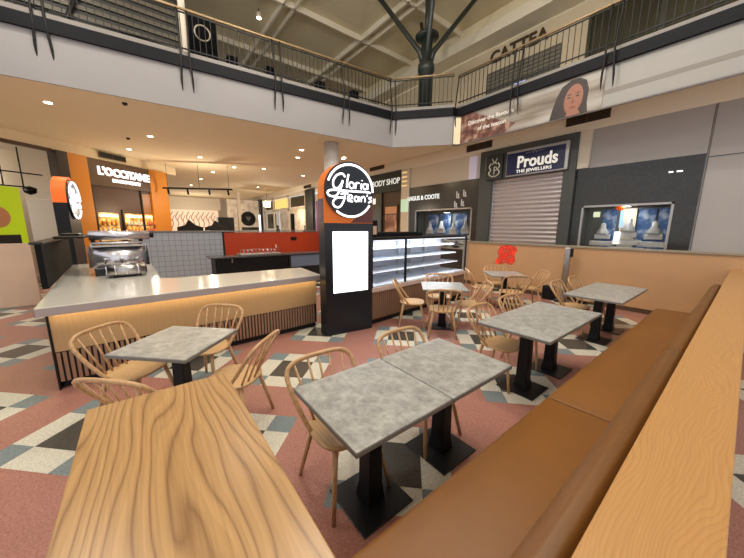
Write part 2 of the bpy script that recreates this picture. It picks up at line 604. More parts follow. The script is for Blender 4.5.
# roof: flat beige deck with a grid of cream beams
struct(box('ceiling_roof', m_roof, -34, 6, -8, 16, 10.25, 10.4))
bi = 0
for y in (-3.6, 1.2, 5.4, 9.0, 12.3):
    for dy in (-.22, .22):
        bi += 1
        struct(box('trim_roof_beam', m_roofbeam, -34, 6, y + dy - .035, y + dy + .035, 10.02, 10.24))
for x in (-28, -24, -20, -16, -12.1, -9.1, -5.6, -2, 2):
    struct(box('trim_roof_purlin', m_roofbeam, x - .04, x + .04, -8, 16, 10.02, 10.24))
struct(box('trim_roof_cove', m_roofbeam, -32, 6, 11.6, 12.45, 9.2, 9.6))
struct(box('trim_roof_step', m_roof, -32, 6, 12.0, 12.45, 9.65, 10.2))

# ================================================================== CAFE FURNITURE
# --- chairs
def make_chair(label):
    t = thing('spindle_chair', label, 'chair', group='bentwood chairs in the cafe')
    # seat: rounded saddle
    n = 40
    mb = MB()
    rings = []
    for (k, z) in ((.90, -.030), (1.0, -.018), (1.0, -.004), (.97, 0.0), (.85, -.003), (.6, -.011), (.3, -.014)):
        ring_ = []
        for q in range(n):
            a = 2 * PI * q / n
            c, s_ = math.cos(a), math.sin(a)
            e = 2 / 3.0
            x = .215 * math.copysign(abs(c) ** e, c)
            y = (.225 - .025 * (-c if c < 0 else 0)) * math.copysign(abs(s_) ** e, s_)
            ring_.append((x * k, y * k, .455 + z))
        rings.append(ring_)
    v = [p for r_ in rings for p in r_]
    f = [tuple(range(n - 1, -1, -1))]
    for i in range(len(rings) - 1):
        for q in range(n):
            f.append((i * n + q, i * n + (q + 1) % n, (i + 1) * n + (q + 1) % n, (i + 1) * n + q))
    f.append(tuple((len(rings) - 1) * n + q for q in range(n)))
    mb.add(v, f, True)
    mb.build('seat', m_seat, t)
    # bent hoop: rises from the seat sides, flares out and leans back
    half = [(-.05, .205, .43), (-.115, .23, .51), (-.18, .25, .59), (-.24, .266, .675), (-.295, .266, .755), (-.327, .228, .806), (-.342, .14, .829), (-.345, 0, .834)]
    pts = half + [(x, -y, z) for x, y, z in half[-2::-1]]
    hp = catmull(pts, 5)
    MB().tube(hp, .0155, 8, squash=1.1).build('back_hoop', m_chair, t)
    for y0, y1 in ((-.14, -.195), (-.07, -.10), (0, 0), (.07, .10), (.14, .195)):
        best = min((p for p in hp if p.z > .6), key=lambda p: abs(p.y - y1))
        xb = -.185 + .04 * (abs(y0) / .15)
        MB().tube([(xb, y0, .44), (best.x, best.y, best.z)], [.0095, .008], 6).build('spindle', m_chair, t)
    for sx in (1, -1):
        for sy in (1, -1):
            MB().tube([(sx * .145, sy * .15, .44), (sx * .235, sy * .225, 0)], [.0195, .014], 8).build('leg', m_chair, t)
    return t


CH = []


def chair(x, y, deg, label):
    if not CH:
        t = make_chair(label); t.location = (x, y, 0); t.rotation_euler = (0, 0, R(deg)); CH.append(t)
        return t
    t = dup(CH[0], (x, y, 0), R(deg), label)
    CH.append(t)
    return t


# --- tables
def pedestal(t, px, py):
    MB().box(px - .2, px + .2, py - .2, py + .2, 0, .012).build('base_plate', m_blackp, t, .003)
    mb = MB()
    v = []
    for k, z in ((.075, .012), (.06, .12), (.052, .71)):
        v += [(px - k, py - k * .9, z), (px + k, py - k * .9, z), (px + k, py + k * .9, z), (px - k, py + k * .9, z)]
    f = [(3, 2, 1, 0), (8, 9, 10, 11)]
    for i in range(2):
        for q in range(4):
            f.append((i * 4 + q, i * 4 + (q + 1) % 4, i * 4 + 4 + (q + 1) % 4, i * 4 + 4 + q))
    mb.add(v, f)
    mb.build('pole', m_black, t, .006)


def table(cx, cy, wx, wy, deg, label, peds=((0, 0),)):
    t = thing('cafe_table', label, 'table', (cx, cy, 0), R(deg), 'grey topped cafe tables')
    o = MB().box(-wx / 2, wx / 2, -wy / 2, wy / 2, .722, .752).build('tabletop', m_top, t, .006)
    MB().box(-wx / 2 - .001, wx / 2 + .001, -wy / 2 - .001, wy / 2 + .001, .718, .7435).build('edge_band', m_edge, t, .003)
    for p in peds: pedestal(t, *p)
    return t


table(-1.325, 1.035, .70, .712, 0, 'square grey cafe table nearest the camera, pushed against a second one')
table(-1.325, 1.755, .70, .712, 0, 'square grey cafe table joined behind the nearest one along the bench')
table(-1.36, 3.59, .74, 1.50, 0, 'long grey cafe table on two black posts in the middle of the bench', ((0, -.36), (0, .36)))
table(-1.34, 6.0, .74, 1.62, 0, 'long grey cafe table on two black posts at the far end of the bench', ((0, -.38), (0, .38)))
table(-3.07, .18, .71, .71, 45, 'square grey cafe table set cornerwise in front of the white counter')
table(-3.25, 4.16, .75, .75, 45, 'square grey cafe table in front of the lit glass display case')
table(-3.32, 6.42, .75, .75, 45, 'square grey cafe table farthest back, near the red patch on the tan partition')

chair(-1.54, .965, 0, 'bentwood chair tucked under the nearest grey table')
chair(-1.55, 1.79, 0, 'bentwood chair tucked under the second joined grey table')
chair(-1.62, 3.2, 0, 'bentwood chair at the near end of the middle long table, seat in view')
chair(-1.66, 3.98, 0, 'bentwood chair at the far end of the middle long table')
chair(-1.72, 5.8, 0, 'bentwood chair at the near end of the farthest long table')
chair(-1.72, 6.62, 0, 'bentwood chair at the far end of the farthest long table')
for cx, cy, d, lab in ((-3.07, .18, ((.50, .22), (.53, -.02), (.56, .15), (.47, 0)), ('bentwood chair between the oak top and the cornerwise table by the counter',
                                            'bentwood chair facing away to the right of the cornerwise table by the counter',
                                            'bentwood chair behind the cornerwise table, against the slatted counter',
                                            'bentwood chair left of the cornerwise table, hoop against the glowing counter')),
                   (-3.25, 4.16, ((.42, -.06), (.45, 0), (.5, 0), (.54, 0)), ('bentwood chair with its back to the camera at the table by the display case',
                                           'bentwood chair right of the table by the display case',
                                           'bentwood chair behind the table by the display case, mostly hidden',
                                           'bentwood chair left of the table by the display case, pale seat in view')),
                   (-3.32, 6.42, ((.5, 0), (.52, 0), (.45, 0), (.5, 0)), ('bentwood chair with its back to the camera at the farthest square table',
                                           'bentwood chair right of the farthest square table, by the steel post',
                                           'bentwood chair behind the farthest square table, under the red patch',
                                           'bentwood chair left of the farthest square table'))):
    for k, (a, l) in enumerate(zip((-45, 45, 135, 225), lab)):
        chair(cx + d[k][0] * math.cos(R(a)) - d[k][1] * math.sin(R(a)), cy + d[k][0] * math.sin(R(a)) + d[k][1] * math.cos(R(a)), a + 180, l)

# --- banquette
def cushion(t, name, y0, y1, prof, m):
    MB().prism_xz(prof, y0, y1, True).build(name, m, t, .012, 3)


b = thing('bench', 'long tan leather banquette with seams along the oak ledge', 'bench', (0, 0, 0))
seat_prof = [(-.83, .30), (-.835, .42), (-.82, .445), (-.80, .45), (-.41, .455), (-.38, .30)]
cushion(b, 'seat_cushion', .30, 2.42, seat_prof, m_leather)
cushion(b, 'seat_cushion', 2.432, 6.75, seat_prof, m_leather)
back_prof = [(-.375, .30), (-.398, .46), (-.365, .62), (-.31, .80), (-.288, .87), (-.262, .925), (-.225, .955), (-.185, .95), (-.165, .92), (-.160, .30)]
cushion(b, 'backrest', .30, 2.86, back_prof, m_leather2)
cushion(b, 'backrest', 2.872, 6.75, back_prof, m_leather2)
MB().box(-.81, -.39, .30, 6.75, .06, .298).build('front_panel', m_leather2, b)
MB().box(-.76, -.39, .32, 6.73, 0, .06).build('plinth', m_dark, b)

t = thing('ledge_wall', 'waist high divider with an oak veneered ledge behind the bench', 'divider', (0, 0, 0))
MB().box(-.145, .065, -.6, 8.19, 1.03, 1.065).build('oak_ledge', m_oak2, t, .004)
MB().box(-.13, .05, -.6, 8.19, 0, 1.03).build('wall_panel', m_carcass, t)

t = thing('oak_counter', 'broad oak veneered counter top in the near foreground', 'counter', (-.85, 0, 0))
MB().box(-.67, .69, -.235, .268, 1.02, 1.055).build('oak_top', m_oak, t, .004)
MB().box(-.62, .69, -.19, .22, .08, 1.02).build('carcass', m_carcass, t)
MB().box(-.58, .69, -.16, .19, 0, .08).build('plinth', m_dark, t)

# --- partition behind the cafe
t = thing('partition', 'low tan laminate partition with grey cap between cafe and jeweller', 'partition', (-2.2, 8.2, 0))
MB().box(-3.48, 3.2, 0, .1, .1, 1.31).build('panel', m_partition, t)
MB().box(-3.48, 3.2, .01, .09, 0, .1).build('skirting', m_brown, t)
MB().box(-3.51, 3.2, -.03, .13, 1.31, 1.355).build('cap', m_cap, t, .005)
MB().box(-3.49, -3.40, -.012, .11, 0, 1.31).build('end_post', m_silver, t)
MB().box(-3.32, -3.28, -.012, 0, 0, 1.31).build('cover_strip', m_cap, t)

# red patch on the partition: noise alpha, weak emission
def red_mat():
    m = bpy.data.materials.new('soft_red_patch'); m.use_nodes = True
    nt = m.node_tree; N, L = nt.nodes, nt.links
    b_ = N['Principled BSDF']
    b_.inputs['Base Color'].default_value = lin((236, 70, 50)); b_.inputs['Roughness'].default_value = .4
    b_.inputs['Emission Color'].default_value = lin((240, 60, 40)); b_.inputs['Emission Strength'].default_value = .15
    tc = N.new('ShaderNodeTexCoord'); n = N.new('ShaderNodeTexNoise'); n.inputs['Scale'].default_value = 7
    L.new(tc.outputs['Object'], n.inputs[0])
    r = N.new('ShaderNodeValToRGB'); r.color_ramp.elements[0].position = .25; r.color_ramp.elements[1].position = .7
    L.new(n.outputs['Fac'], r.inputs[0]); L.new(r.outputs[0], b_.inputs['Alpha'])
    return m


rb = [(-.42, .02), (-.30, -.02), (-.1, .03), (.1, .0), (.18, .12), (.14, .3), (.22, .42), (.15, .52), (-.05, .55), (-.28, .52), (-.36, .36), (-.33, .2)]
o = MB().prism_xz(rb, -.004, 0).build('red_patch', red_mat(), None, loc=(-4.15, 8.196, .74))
tag(o, 'blurred red patch on the tan partition', 'sticker')

# steel post by the partition
t = thing('queue_post', 'brushed steel post with black head beside the partition', 'post', (-2.62, 7.95, 0))
MB().box(-.06, .06, -.05, .05, .02, 1.32).build('post', m_steel, t, .02)
MB().box(-.15, .15, -.13, .13, 0, .02).build('foot', m_black, t, .005)
MB().box(.062, .1, -.05, .05, 1.1, 1.3).build('head', m_black, t, .01)
for dx, lab in ((-.34, 'left'), (.33, 'right')):
    o = MB().box(-.13, .13, -.1, .1, 0, .34).box(-.11, .11, -.12, -.1, .05, .3).build('black_bin', m_black, None, .02, loc=(-2.62 + dx, 8.02, 0))
    tag(o, 'low black box on the floor %s of the steel post' % lab, 'box')

# --- kiosk counter
t = thing('kiosk_counter', 'long white topped coffee counter with glowing timber front and dark slats', 'counter', (0, 0, 0))
slab = [(-4.28, -.90), (-4.50, 2.40), (-5.56, 2.52), (-5.60, .36), (-5.75, .2), (-8.95, .12), (-8.75, -1.18)]
MB().prism(slab, .90, .955).build('worktop', m_slab, t, .006)
FA, FB = Vector((-4.42, -.84)), Vector((-4.60, 2.36))
d = (FB - FA); L = d.length; ang = math.atan2(d.y, d.x)


def front(mb, name, m, par=t):
    o = mb.build(name, m, par, loc=(FA.x, FA.y, 0), rotz=ang)
    return o


edge = MB().box(0, L + .07, -.003, .0, .872, .952)
o = MB().prism([(-4.277, -.903), (-4.497, 2.40), (-4.58, 2.40), (-4.36, -.90)], .862, .9485).build('worktop_edge', m_slabedge, t, .003)
o = MB().prism([(-4.28, -.905), (-4.36, -.90), (-8.75, -1.17), (-8.75, -1.19)], .862, .9485).build('worktop_edge', m_slabedge, t)
front(MB().box(0, L, 0, .03, .43, .86), 'timber_panel', m_panelwood)
front(MB().box(0, L, .015, .04, .09, .425), 'slat_backing', m_dark)
mb = MB(); n = int(L / .048)
for i in range(n): mb.box(i * .048 + .004, i * .048 + .034, -.004, .015, .09, .42)
front(mb, 'slat_panel', m_slatwood)
front(MB().box(0.02, L, .06, .09, 0, .09), 'kickboard', m_dark)
front(MB().box(.02, L - .02, -.02, -.005, .848, .856), 'light_strip', m_led)
front(MB().box(-.02, -.002, -.01, 1.0, .0, .862), 'end_panel', m_black)
MB().prism([(-4.5, -.88), (-5.5, -.95), (-5.5, 2.4), (-4.66, 2.34)], .09, .86).build('carcass', m_carcass, t)
MB().prism([(-5.5, -.98), (-8.7, -1.1), (-8.9, 0.05), (-5.62, .18)], 0, .86).build('carcass', m_brown, t)
area('counter_glow', (FA.x + d.x / 2 + .09, FA.y + d.y / 2, .845), .05, 3.0, (1, .80, .48), rot=(0, R(35), ang - PI / 2), sy=3.2)

# black side screen on the counter's left leg
t = thing('side_screen', 'black upstand screen along the left edge of the white counter', 'screen', (-5.55, -1.0, 0))
MB().prism([(0, 0), (-3.2, -.17), (-3.2, -.23), (0, -.06)], .955, 1.53).build('screen_panel', mat('matt_black', (14, 14, 15), .7, spec=.2), t, .004)
MB().prism([(.02, .02), (-3.2, -.13), (-3.2, -.27), (.02, -.10)], 1.53, 1.56).build('screen_cap', m_blackp, t, .004)
o = MB().box(-.55, .5, -.16, .2, 0, .04).box(-.4, .2, -.12, .12, .04, .08).build('black_tray', m_black, None, .02, loc=(-7.3, -.93, 1.56))
tag(o, 'flat black tray on top of the side screen behind the coffee machine', 'tray')

# coffee machine: chrome barrel body facing the camera end of the leg
t = thing('espresso_machine', 'chrome barrel shaped espresso machine on the white counter', 'coffee machine', (-6.75, -.30, .955), R(95))
t.scale = (.70, .75, .85)
pr = [(-.28, .16), (-.30, .30), (-.26, .44), (-.16, .52), (.0, .55), (.16, .52), (.26, .44), (.30, .30), (.28, .16)]
mb = MB()
# barrel runs along local x
v = [(-.55, y, z) for y, z in pr] + [(.5, y, z) for y, z in pr]
n = len(pr)
mb.add(v, [tuple(range(n)), tuple(range(2 * n - 1, n - 1, -1))])
for i in range(n):
    j = (i + 1) % n
    mb.f.append((i, n + i, n + j, j)); mb.sm.append(True)
mb.build('barrel_body', m_chrome, t)
for x in (-.58, .5):
    v2 = [(x, y * 1.05, z * 1.03) for y, z in pr] + [(x + .04, y * 1.05, z * 1.03) for y, z in pr]
    m2 = MB().add(v2, [tuple(range(n)), tuple(range(2 * n - 1, n - 1, -1))] + [(i, n + i, n + (i + 1) % n, (i + 1) % n) for i in range(n)])
    m2.build('end_plate', m_brown if x < 0 else m_blackp, t)
MB().box(-.5, .45, -.33, .3, .0, .14).build('drip_tray', m_blackp, t, .01)
MB().box(-.48, .43, -.325, -.05, .142, .15).build('drip_grate', m_steel, t)
for x in (-.3, 0, .3):
    g = MB().tube([(x, -.33, .34), (x, -.33, .26)], .035, 12).build('group_head', m_steel, t)
    MB().tube([(x, -.33, .27), (x, -.47, .255)], [.012, .016], 8).build('portafilter_handle', m_black, g)
MB().tube([(-.5, -.24, .62), (.5, -.24, .62)], .012, 8).tube([(-.5, -.24, .52), (-.5, -.24, .62)], .01, 6).tube([(.5, -.24, .45), (.5, -.24, .62)], .01, 6).tube([(-.5, .24, .62), (.5, .24, .62)], .012, 8).tube([(-.5, .24, .45), (-.5, .24, .62)], .01, 6).tube([(.5, .24, .45), (.5, .24, .62)], .01, 6).build('cup_rail', m_chrome, t)
MB().box(-.52, .48, -.26, .26, .55, .575).build('cup_tray', m_steel, t, .005)
# horizontal steel canister
t = thing('steel_canister', 'ribbed steel cylinder lying in front of the espresso machine', 'canister', (-6.2, -.22, .955), R(95))
t.scale = (.72, .85, .85)
MB().tube([(-.33, 0, .13), (.33, 0, .13)], .12, 20).build('drum', m_steel, t)
for x in (-.2, 0, .2): MB().tube([(x - .012, 0, .13), (x + .012, 0, .13)], .124, 20).build('band', m_chrome, t)
MB().tube([(-.36, 0, .13), (-.33, 0, .13)], .095, 16).build('end_cap', m_chrome, t)
MB().tube([(.33, 0, .13), (.36, 0, .13)], .06, 12).build('valve', m_black, t)
MB().box(-.25, .25, -.08, .08, 0, .03).build('cradle', m_black, t)
# upper steel drum on stand
t = thing('steel_hopper', 'second chrome cylinder held above the espresso machine by a black bracket', 'hopper', (-7.3, -.30, .955), R(95))
MB().tube([(-.42, 0, .64), (.45, 0, .64)], .085, 18).build('drum', m_chrome, t)
MB().tube([(.45, 0, .64), (.52, 0, .64)], .05, 12).build('valve', m_black, t)
for x in (-.37, .31): MB().box(x - .03, x + .03, -.04, .04, 0, .57).build('bracket', m_black, t)

# inner kiosk walls
t = thing('tiled_wall', 'low wall of small grey square tiles behind the kiosk', 'wall', (-10.45, .95, 0))
MB().box(-.06, .06, -1.15, 1.12, 0, 1.60).build('tile_panel', m_tile, t)
MB().box(-.1, .1, -1.17, 1.12, 1.60, 1.635).build('cap', m_kerb, t)
t = thing('orange_wall', 'low orange red kiosk wall with a thin grey cap', 'wall', (-10.45, 4.15, 0))
MB().box(-.06, .06, -2.05, 2.0, 0, 1.58).build('red_panel', m_red, t)
MB().box(-.065, .075, -2.08, -2.02, 0, 1.6).build('edge_strip', m_dark, t)
MB().box(-.1, .1, -2.08, 2.0, 1.60, 1.635).build('cap', m_kerb, t)
MB().box(.06, .08, .20, .42, 1.28, 1.40).build('power_outlet', m_black, t)
# rear bench inside the kiosk
t = thing('prep_bench', 'black prep bench inside the kiosk before the orange wall', 'bench unit', (-8.9, 2.9, 0))
MB().box(-.35, .35, -1.5, 1.8, .92, .96).build('bench_top', mat('dark_grey_top', (70, 68, 68), .25), t, .004)
MB().box(-.3, .3, -1.4, .6, 0, .92).build('bench_body', m_black, t)
MB().box(.3, .305, -1.0, -.97, .8, .9).build('pull_handle', m_steel, t)
fr = MB().box(-.3, .3, .62, 1.78, 0, .92).build('underbench_fridge', m_blackp, t)
MB().box(.302, .31, .68, 1.72, .55, .9).build('fridge_door', mat('fridge_glass', (96, 102, 114), .2, emit=(120, 130, 150), es=.12), fr)
t = thing('steel_sink_rack', 'small steel draining rack on the black prep bench', 'rack', (-8.85, 2.75, .96))
MB().box(-.22, .22, -.6, .55, .0, .05).build('tray', m_steel, t, .01)
mb = MB()
for i in range(9): mb.tube([(-.18, -.5 + i * .11, .05), (-.18, -.5 + i * .11, .16), (.18, -.5 + i * .11, .16), (.18, -.5 + i * .11, .05)], .008, 5)
mb.build('wire_rack', m_chrome, t)
MB().tube([(-.2, .6, 0), (-.2, .6, .2), (-.05, .5, .26), (.08, .45, .2)], .014, 8).build('tap', m_chrome, t)


# --- Gloria Jean's sign totems
def sign_face(t, w, z0, z1):
    """round lit logo on local -y face"""
    cz = z1 - w / 2 - .0
    rr = w * .5
    n = 40
    disc = [(rr * .985 * math.cos(2 * PI * q / n), cz + rr * .985 * math.sin(2 * PI * q / n)) for q in range(n)]
    d_ = MB().prism_xz(disc, -.035, 0).build('logo_disc', mat('logo_navy', (18, 28, 38), .35), t)

    def P(px, py):
        return ((px - 222) / 178 * rr * .94, -.05, cz + (255 - py) / 225 * rr * .94)
    mb = MB()
    tr = rr * .034

    def st(pts, k=1.0, sm=True):
        q = [P(*p) for p in pts]
        mb.tube(catmull(q, 4) if sm and len(q) > 2 else q, tr * k, 6)

    def el(cx, cy, a, b_):
        mb.tube([P(cx + a * math.cos(2 * PI * q / 14), cy + b_ * math.sin(2 * PI * q / 14)) for q in range(14)], tr * .8, 6, closed=True)
    st([(180, 150), (160, 125), (120, 140), (92, 190), (98, 240), (130, 242), (158, 195), (160, 185), (145, 250), (112, 308), (68, 312), (50, 286), (80, 263), (200, 263), (350, 262), (378, 268)])
    st([(192, 235), (196, 180), (206, 125)])
    el(228, 213, 18, 26)
    st([(258, 240), (260, 190)]); st([(260, 205), (272, 188), (288, 190)], .8)
    st([(303, 240), (306, 192)]); st([(310, 168), (311, 164)])
    el(335, 215, 16, 24); st([(356, 190), (356, 240)], .8)
    st([(148, 292), (180, 282), (200, 284)]); st([(180, 284), (170, 340), (142, 396), (105, 400), (88, 366), (112, 328), (170, 318)])
    st([(202, 328), (232, 320), (226, 297), (204, 305), (200, 342), (236, 350)], .85)
    el(264, 326, 14, 22); st([(284, 302), (284, 350)], .8)
    st([(304, 350), (304, 304)], .8); st([(304, 318), (322, 302), (334, 320), (334, 350)], .8)
    st([(354, 284), (350, 300)], .7)
    st([(388, 306), (366, 312), (386, 338), (362, 352)], .85)
    # ring arcs
    a1 = [(222 + 175 * math.cos(R(a)), 262 - 218 * math.sin(R(a))) for a in range(0, 166, 8)]
    a2 = [(222 + 175 * math.cos(R(a)), 262 - 218 * math.sin(R(a))) for a in range(232, 336, 8)]
    st(a1, 1.15); st(a2, 1.15)
    mb.build('lit_logo', m_neon, d_)


def arch(w, z0, z1, n=20):
    r_ = w / 2
    cz = z1 - r_
    return [(-r_, z0), (r_, z0)] + [(r_ * math.cos(PI * q / n), cz + r_ * math.sin(PI * q / n)) for q in range(n + 1)]


t = thing('sign_totem', 'tall black totem with round glowing Gloria Jeans logo and blank lit screen', 'sign', (-4.0, 2.675, 0), R(82.8))
W = .86
MB().box(-W / 2, W / 2, 0, .26, .0, 1.83).build('column', mat('totem_black', (20, 25, 32), .3), t, .004)
MB().prism_xz(arch(W, 1.83, 2.765), .0, .26).build('sign_head', m_orange, t)
MB().box(-W / 2 - .003, W / 2 + .003, .03, .263, 1.83, 2.2).build('side_band', m_navy, t)
MB().prism_xz([(.02, 1.84), (W / 2 - .005, 1.84), (W / 2 - .005, 2.2)], -.006, 0).build('picture_corner', mat('brown_picture_corner', (96, 50, 46), .4), t)
MB().box(-.30, .335, -.008, 0, .71, 1.70).build('lit_screen', m_screen, t)
sign_face(t, W, 1.83, 2.765)

t = thing('sign_totem', 'second round logo totem seen from its orange side at the kiosk corner', 'sign', (-9.48, -1.10, 0), R(175))
MB().box(-W / 2, W / 2, 0, .22, 0, 1.83).build('column', m_black, t, .004)
MB().prism_xz(arch(W, 2.25, 2.82), .0, .22).build('sign_head', m_orangeglow, t)
MB().box(-W / 2, W / 2, 0, .22, 1.83, 2.25).build('side_band', m_black, t)
sign_face(t, W, 1.83, 2.765)

# --- display case
DA, DB = Vector((-4.0, 3.14)), Vector((-4.36, 6.55))
d = DB - DA; DL = d.length * .965; dang = math.atan2(d.y, d.x)
t = thing('display_case', 'empty glass refrigerated display case with white lit shelves', 'display case', (DA.x, DA.y, 0), dang)
MB().box(0, DL, .05, .8, .10, .62).build('base_cabinet', m_carcass, t)
mb = MB()
for i in range(int(DL / .055)): mb.box(i * .055 + .005, i * .055 + .04, .03, .05, .12, .6)
mb.build('slat_front', m_slatwood, t)
MB().box(0, DL, .1, .75, 0, .10).build('kickboard', m_dark, t)
MB().box(0, DL, .0, .8, .62, .70).build('base_rail', mat('pale_rail', (214, 190, 176), .3), t, .004)
MB().box(0, DL, .04, .78, .70, .72).build('deck', mat('white_deck', (226, 230, 238), .3), t)
MB().box(0, DL, .76, .8, .72, 1.54).build('back_panel', mat('case_back', (206, 210, 220), .3), t)
for z in (.93, 1.15, 1.36):
    s_ = MB().box(.03, DL - .03, .22 + (z - .9) * .25, .75, z, z + .015).build('shelf', mat('frosted_shelf', (226, 232, 240), .2), t)
    MB().box(.03, DL - .03, .23 + (z - .9) * .25, .25 + (z - .9) * .25, z - .014, z - .001).build('shelf_light', m_ledw, s_)
MB().box(.03, DL - .03, .06, .1, 1.525, 1.54).build('top_light', m_ledw, t)
MB().box(0, DL, .02, .8, 1.54, 1.59).build('top_frame', m_blackp, t, .004)
for x in (0, DL * .28, DL - .03): MB().box(x, x + .03, .01, .05, .70, 1.54).build('mullion', m_black, t)
for x in (DL * .12, DL * .45, DL * .58, DL * .75): MB().box(x, x + .05, .68, .75, .72, 1.54).build('shelf_upright', m_whitedisp, t)
MB().box(.03, DL * .28, .018, .026, .70, 1.54).build('glass_pane', m_glass, t)
MB().box(DL * .28 + .03, DL - .03, .018, .026, .70, 1.54).build('glass_pane', m_glass, t)
MB().box(DL - .012, DL, .05, .76, .72, 1.54).build('glass_end', m_glass, t)
o = MB().box(0, 1.35, .0, .45, 0, .07).box(.05, 1.3, .05, .4, .07, .085).build('black_tray', m_black, None, .01, loc=(DA.x - .35, DA.y + .45, 1.59), rotz=dang)
tag(o, 'long flat black tray on top of the glass display case', 'tray')
o = thing('counter_card', 'small framed card standing on the display case by the totem', 'card', (-4.2, 3.35, 1.59), dang)
MB().box(-.07, .07, 0, .02, 0, .30).build('card_frame', m_black, o)
MB().box(-.045, .045, -.004, 0, .05, .2).build('card_face', mat('card_peach', (226, 186, 156), .5), o)
area('case_light', (DA.x + d.x / 2 - .35, DA.y + d.y / 2, 1.5), .3, 48, (.88, .93, 1), rot=(0, 0, dang - PI / 2), sy=3.0)

# ================================================================== SHOPFRONTS ON THE RIGHT WALL (facing -y)
def wall_thing(name, label, cat, x, y=WY, z=0, rotz=0):
    return thing(name, label, cat, (x, y, z), rotz)


# portal and shutter of the jeweller
t = wall_thing('shop_portal', 'charcoal portal frame around the jeweller shutter', 'shopfront', -4.95)
MB().box(-1.55, -1.07, -.18, .2, 0, 4.47).build('jamb', m_frame, t, .01)
MB().box(1.23, 1.55, -.18, .2, 0, 4.47).build('jamb', m_frame, t, .01)
MB().box(-1.07, 1.23, -.18, .2, 3.46, 4.47).build('lintel', m_frame, t)
mb = MB()
t = wall_thing('roller_shutter', 'closed silver slatted roller shutter under the navy sign', 'shutter', -4.87)
pr = []
z = 0
mb = MB()
while z < 3.44:
    v = []
    prof = [(0, z), (-.02, z + .03), (-.028, z + .07), (-.018, z + .12), (0, z + .135)]
    v = [(-1.15, y, zz) for y, zz in prof] + [(1.15, y, zz) for y, zz in prof]
    mb.add(v, [(i, i + 5, i + 6, i + 1) for i in range(4)], True)
    z += .14
mb.box(-1.15, 1.15, 0.0, .02, 0, 3.44)
mb.build('slat_curtain', m_slat, t)
MB().box(-1.15, -1.11, -.06, 0, 0, 3.44).build('guide_rail', m_silver, t)
MB().box(1.11, 1.15, -.06, 0, 0, 3.44).build('guide_rail', m_silver, t)
t = wall_thing('shop_sign', 'navy Prouds the Jewellers sign with white lettering and silver border', 'sign', -4.52, WY - .18, 3.47)
MB().box(-.93, .93, -.10, -.001, 0, .80).build('sign_frame', m_silver, t, .01)
MB().box(-.90, .84, -.115, -.10, .04, .72).build('sign_board', m_navy, t)
m_let = mat('cream_lettering', (236, 232, 220), .5, emit=(236, 232, 220), es=.55)
text('lettering', 'Prouds', .50, m_let, t, (.06, -.13, .24), .012, .011, sx=.86, align='CENTER')
text('lettering', 'THE JEWELLERS', .13, m_let, t, (-.02, -.13, .08), .006, .002, sx=1.2, align='CENTER')
MB().tube([(-.3, -.12, .655), (-.08, -.12, .66)], .006, 5).tube([(.05, -.12, .66), (.27, -.12, .67)], .006, 5).tube([(-.06, -.12, .62), (-.05, -.12, .67), (-.015, -.12, .70), (.02, -.12, .67), (.03, -.12, .62)], .012, 5).build('crown_mark', m_silver, t)
t = wall_thing('crest_sign', 'dark square panel with a silver heraldic crest left of the jeweller sign', 'sign', -5.88, WY - .18, 3.44)
MB().box(-.30, .28, -.09, -.001, 0, .85).build('crest_board', mat('charcoal_board', (50, 50, 50), .4), t, .01)
m_crest = mat('silver_crest', (190, 186, 160), .4, emit=(180, 176, 150), es=.25)
mb = MB()
mb.tube([(0, -.1, .18), (0, -.1, .42)], .02, 6)
mb.tube(catmull([(0, -.1, .42), (.08, -.1, .40), (.08, -.1, .32), (0, -.1, .30)], 4), .016, 6)
for s_ in (1, -1):
    mb.tube(catmull([(s_ * .14, -.1, .14), (s_ * .20, -.1, .24), (s_ * .13, -.1, .33), (s_ * .19, -.1, .44), (s_ * .13, -.1, .55)], 4), .022, 6)
    mb.tube(catmull([(0, -.1, .56), (s_ * .05, -.1, .62), (s_ * .09, -.1, .70)], 4), .014, 6)
    mb.tube(catmull([(s_ * .12, -.1, .14), (s_ * .05, -.1, .10), (0, -.1, .13)], 4), .016, 6)
mb.tube([(-.09, -.1, .52), (0, -.1, .58), (.09, -.1, .52)], .018, 6)
mb.build('crest', m_crest, t)
MB().box(-.40, -.385, -.012, 0, .35, .80).box(-.40, -.33, -.012, 0, .79, .80).build('bracket_mark', m_silver, t)

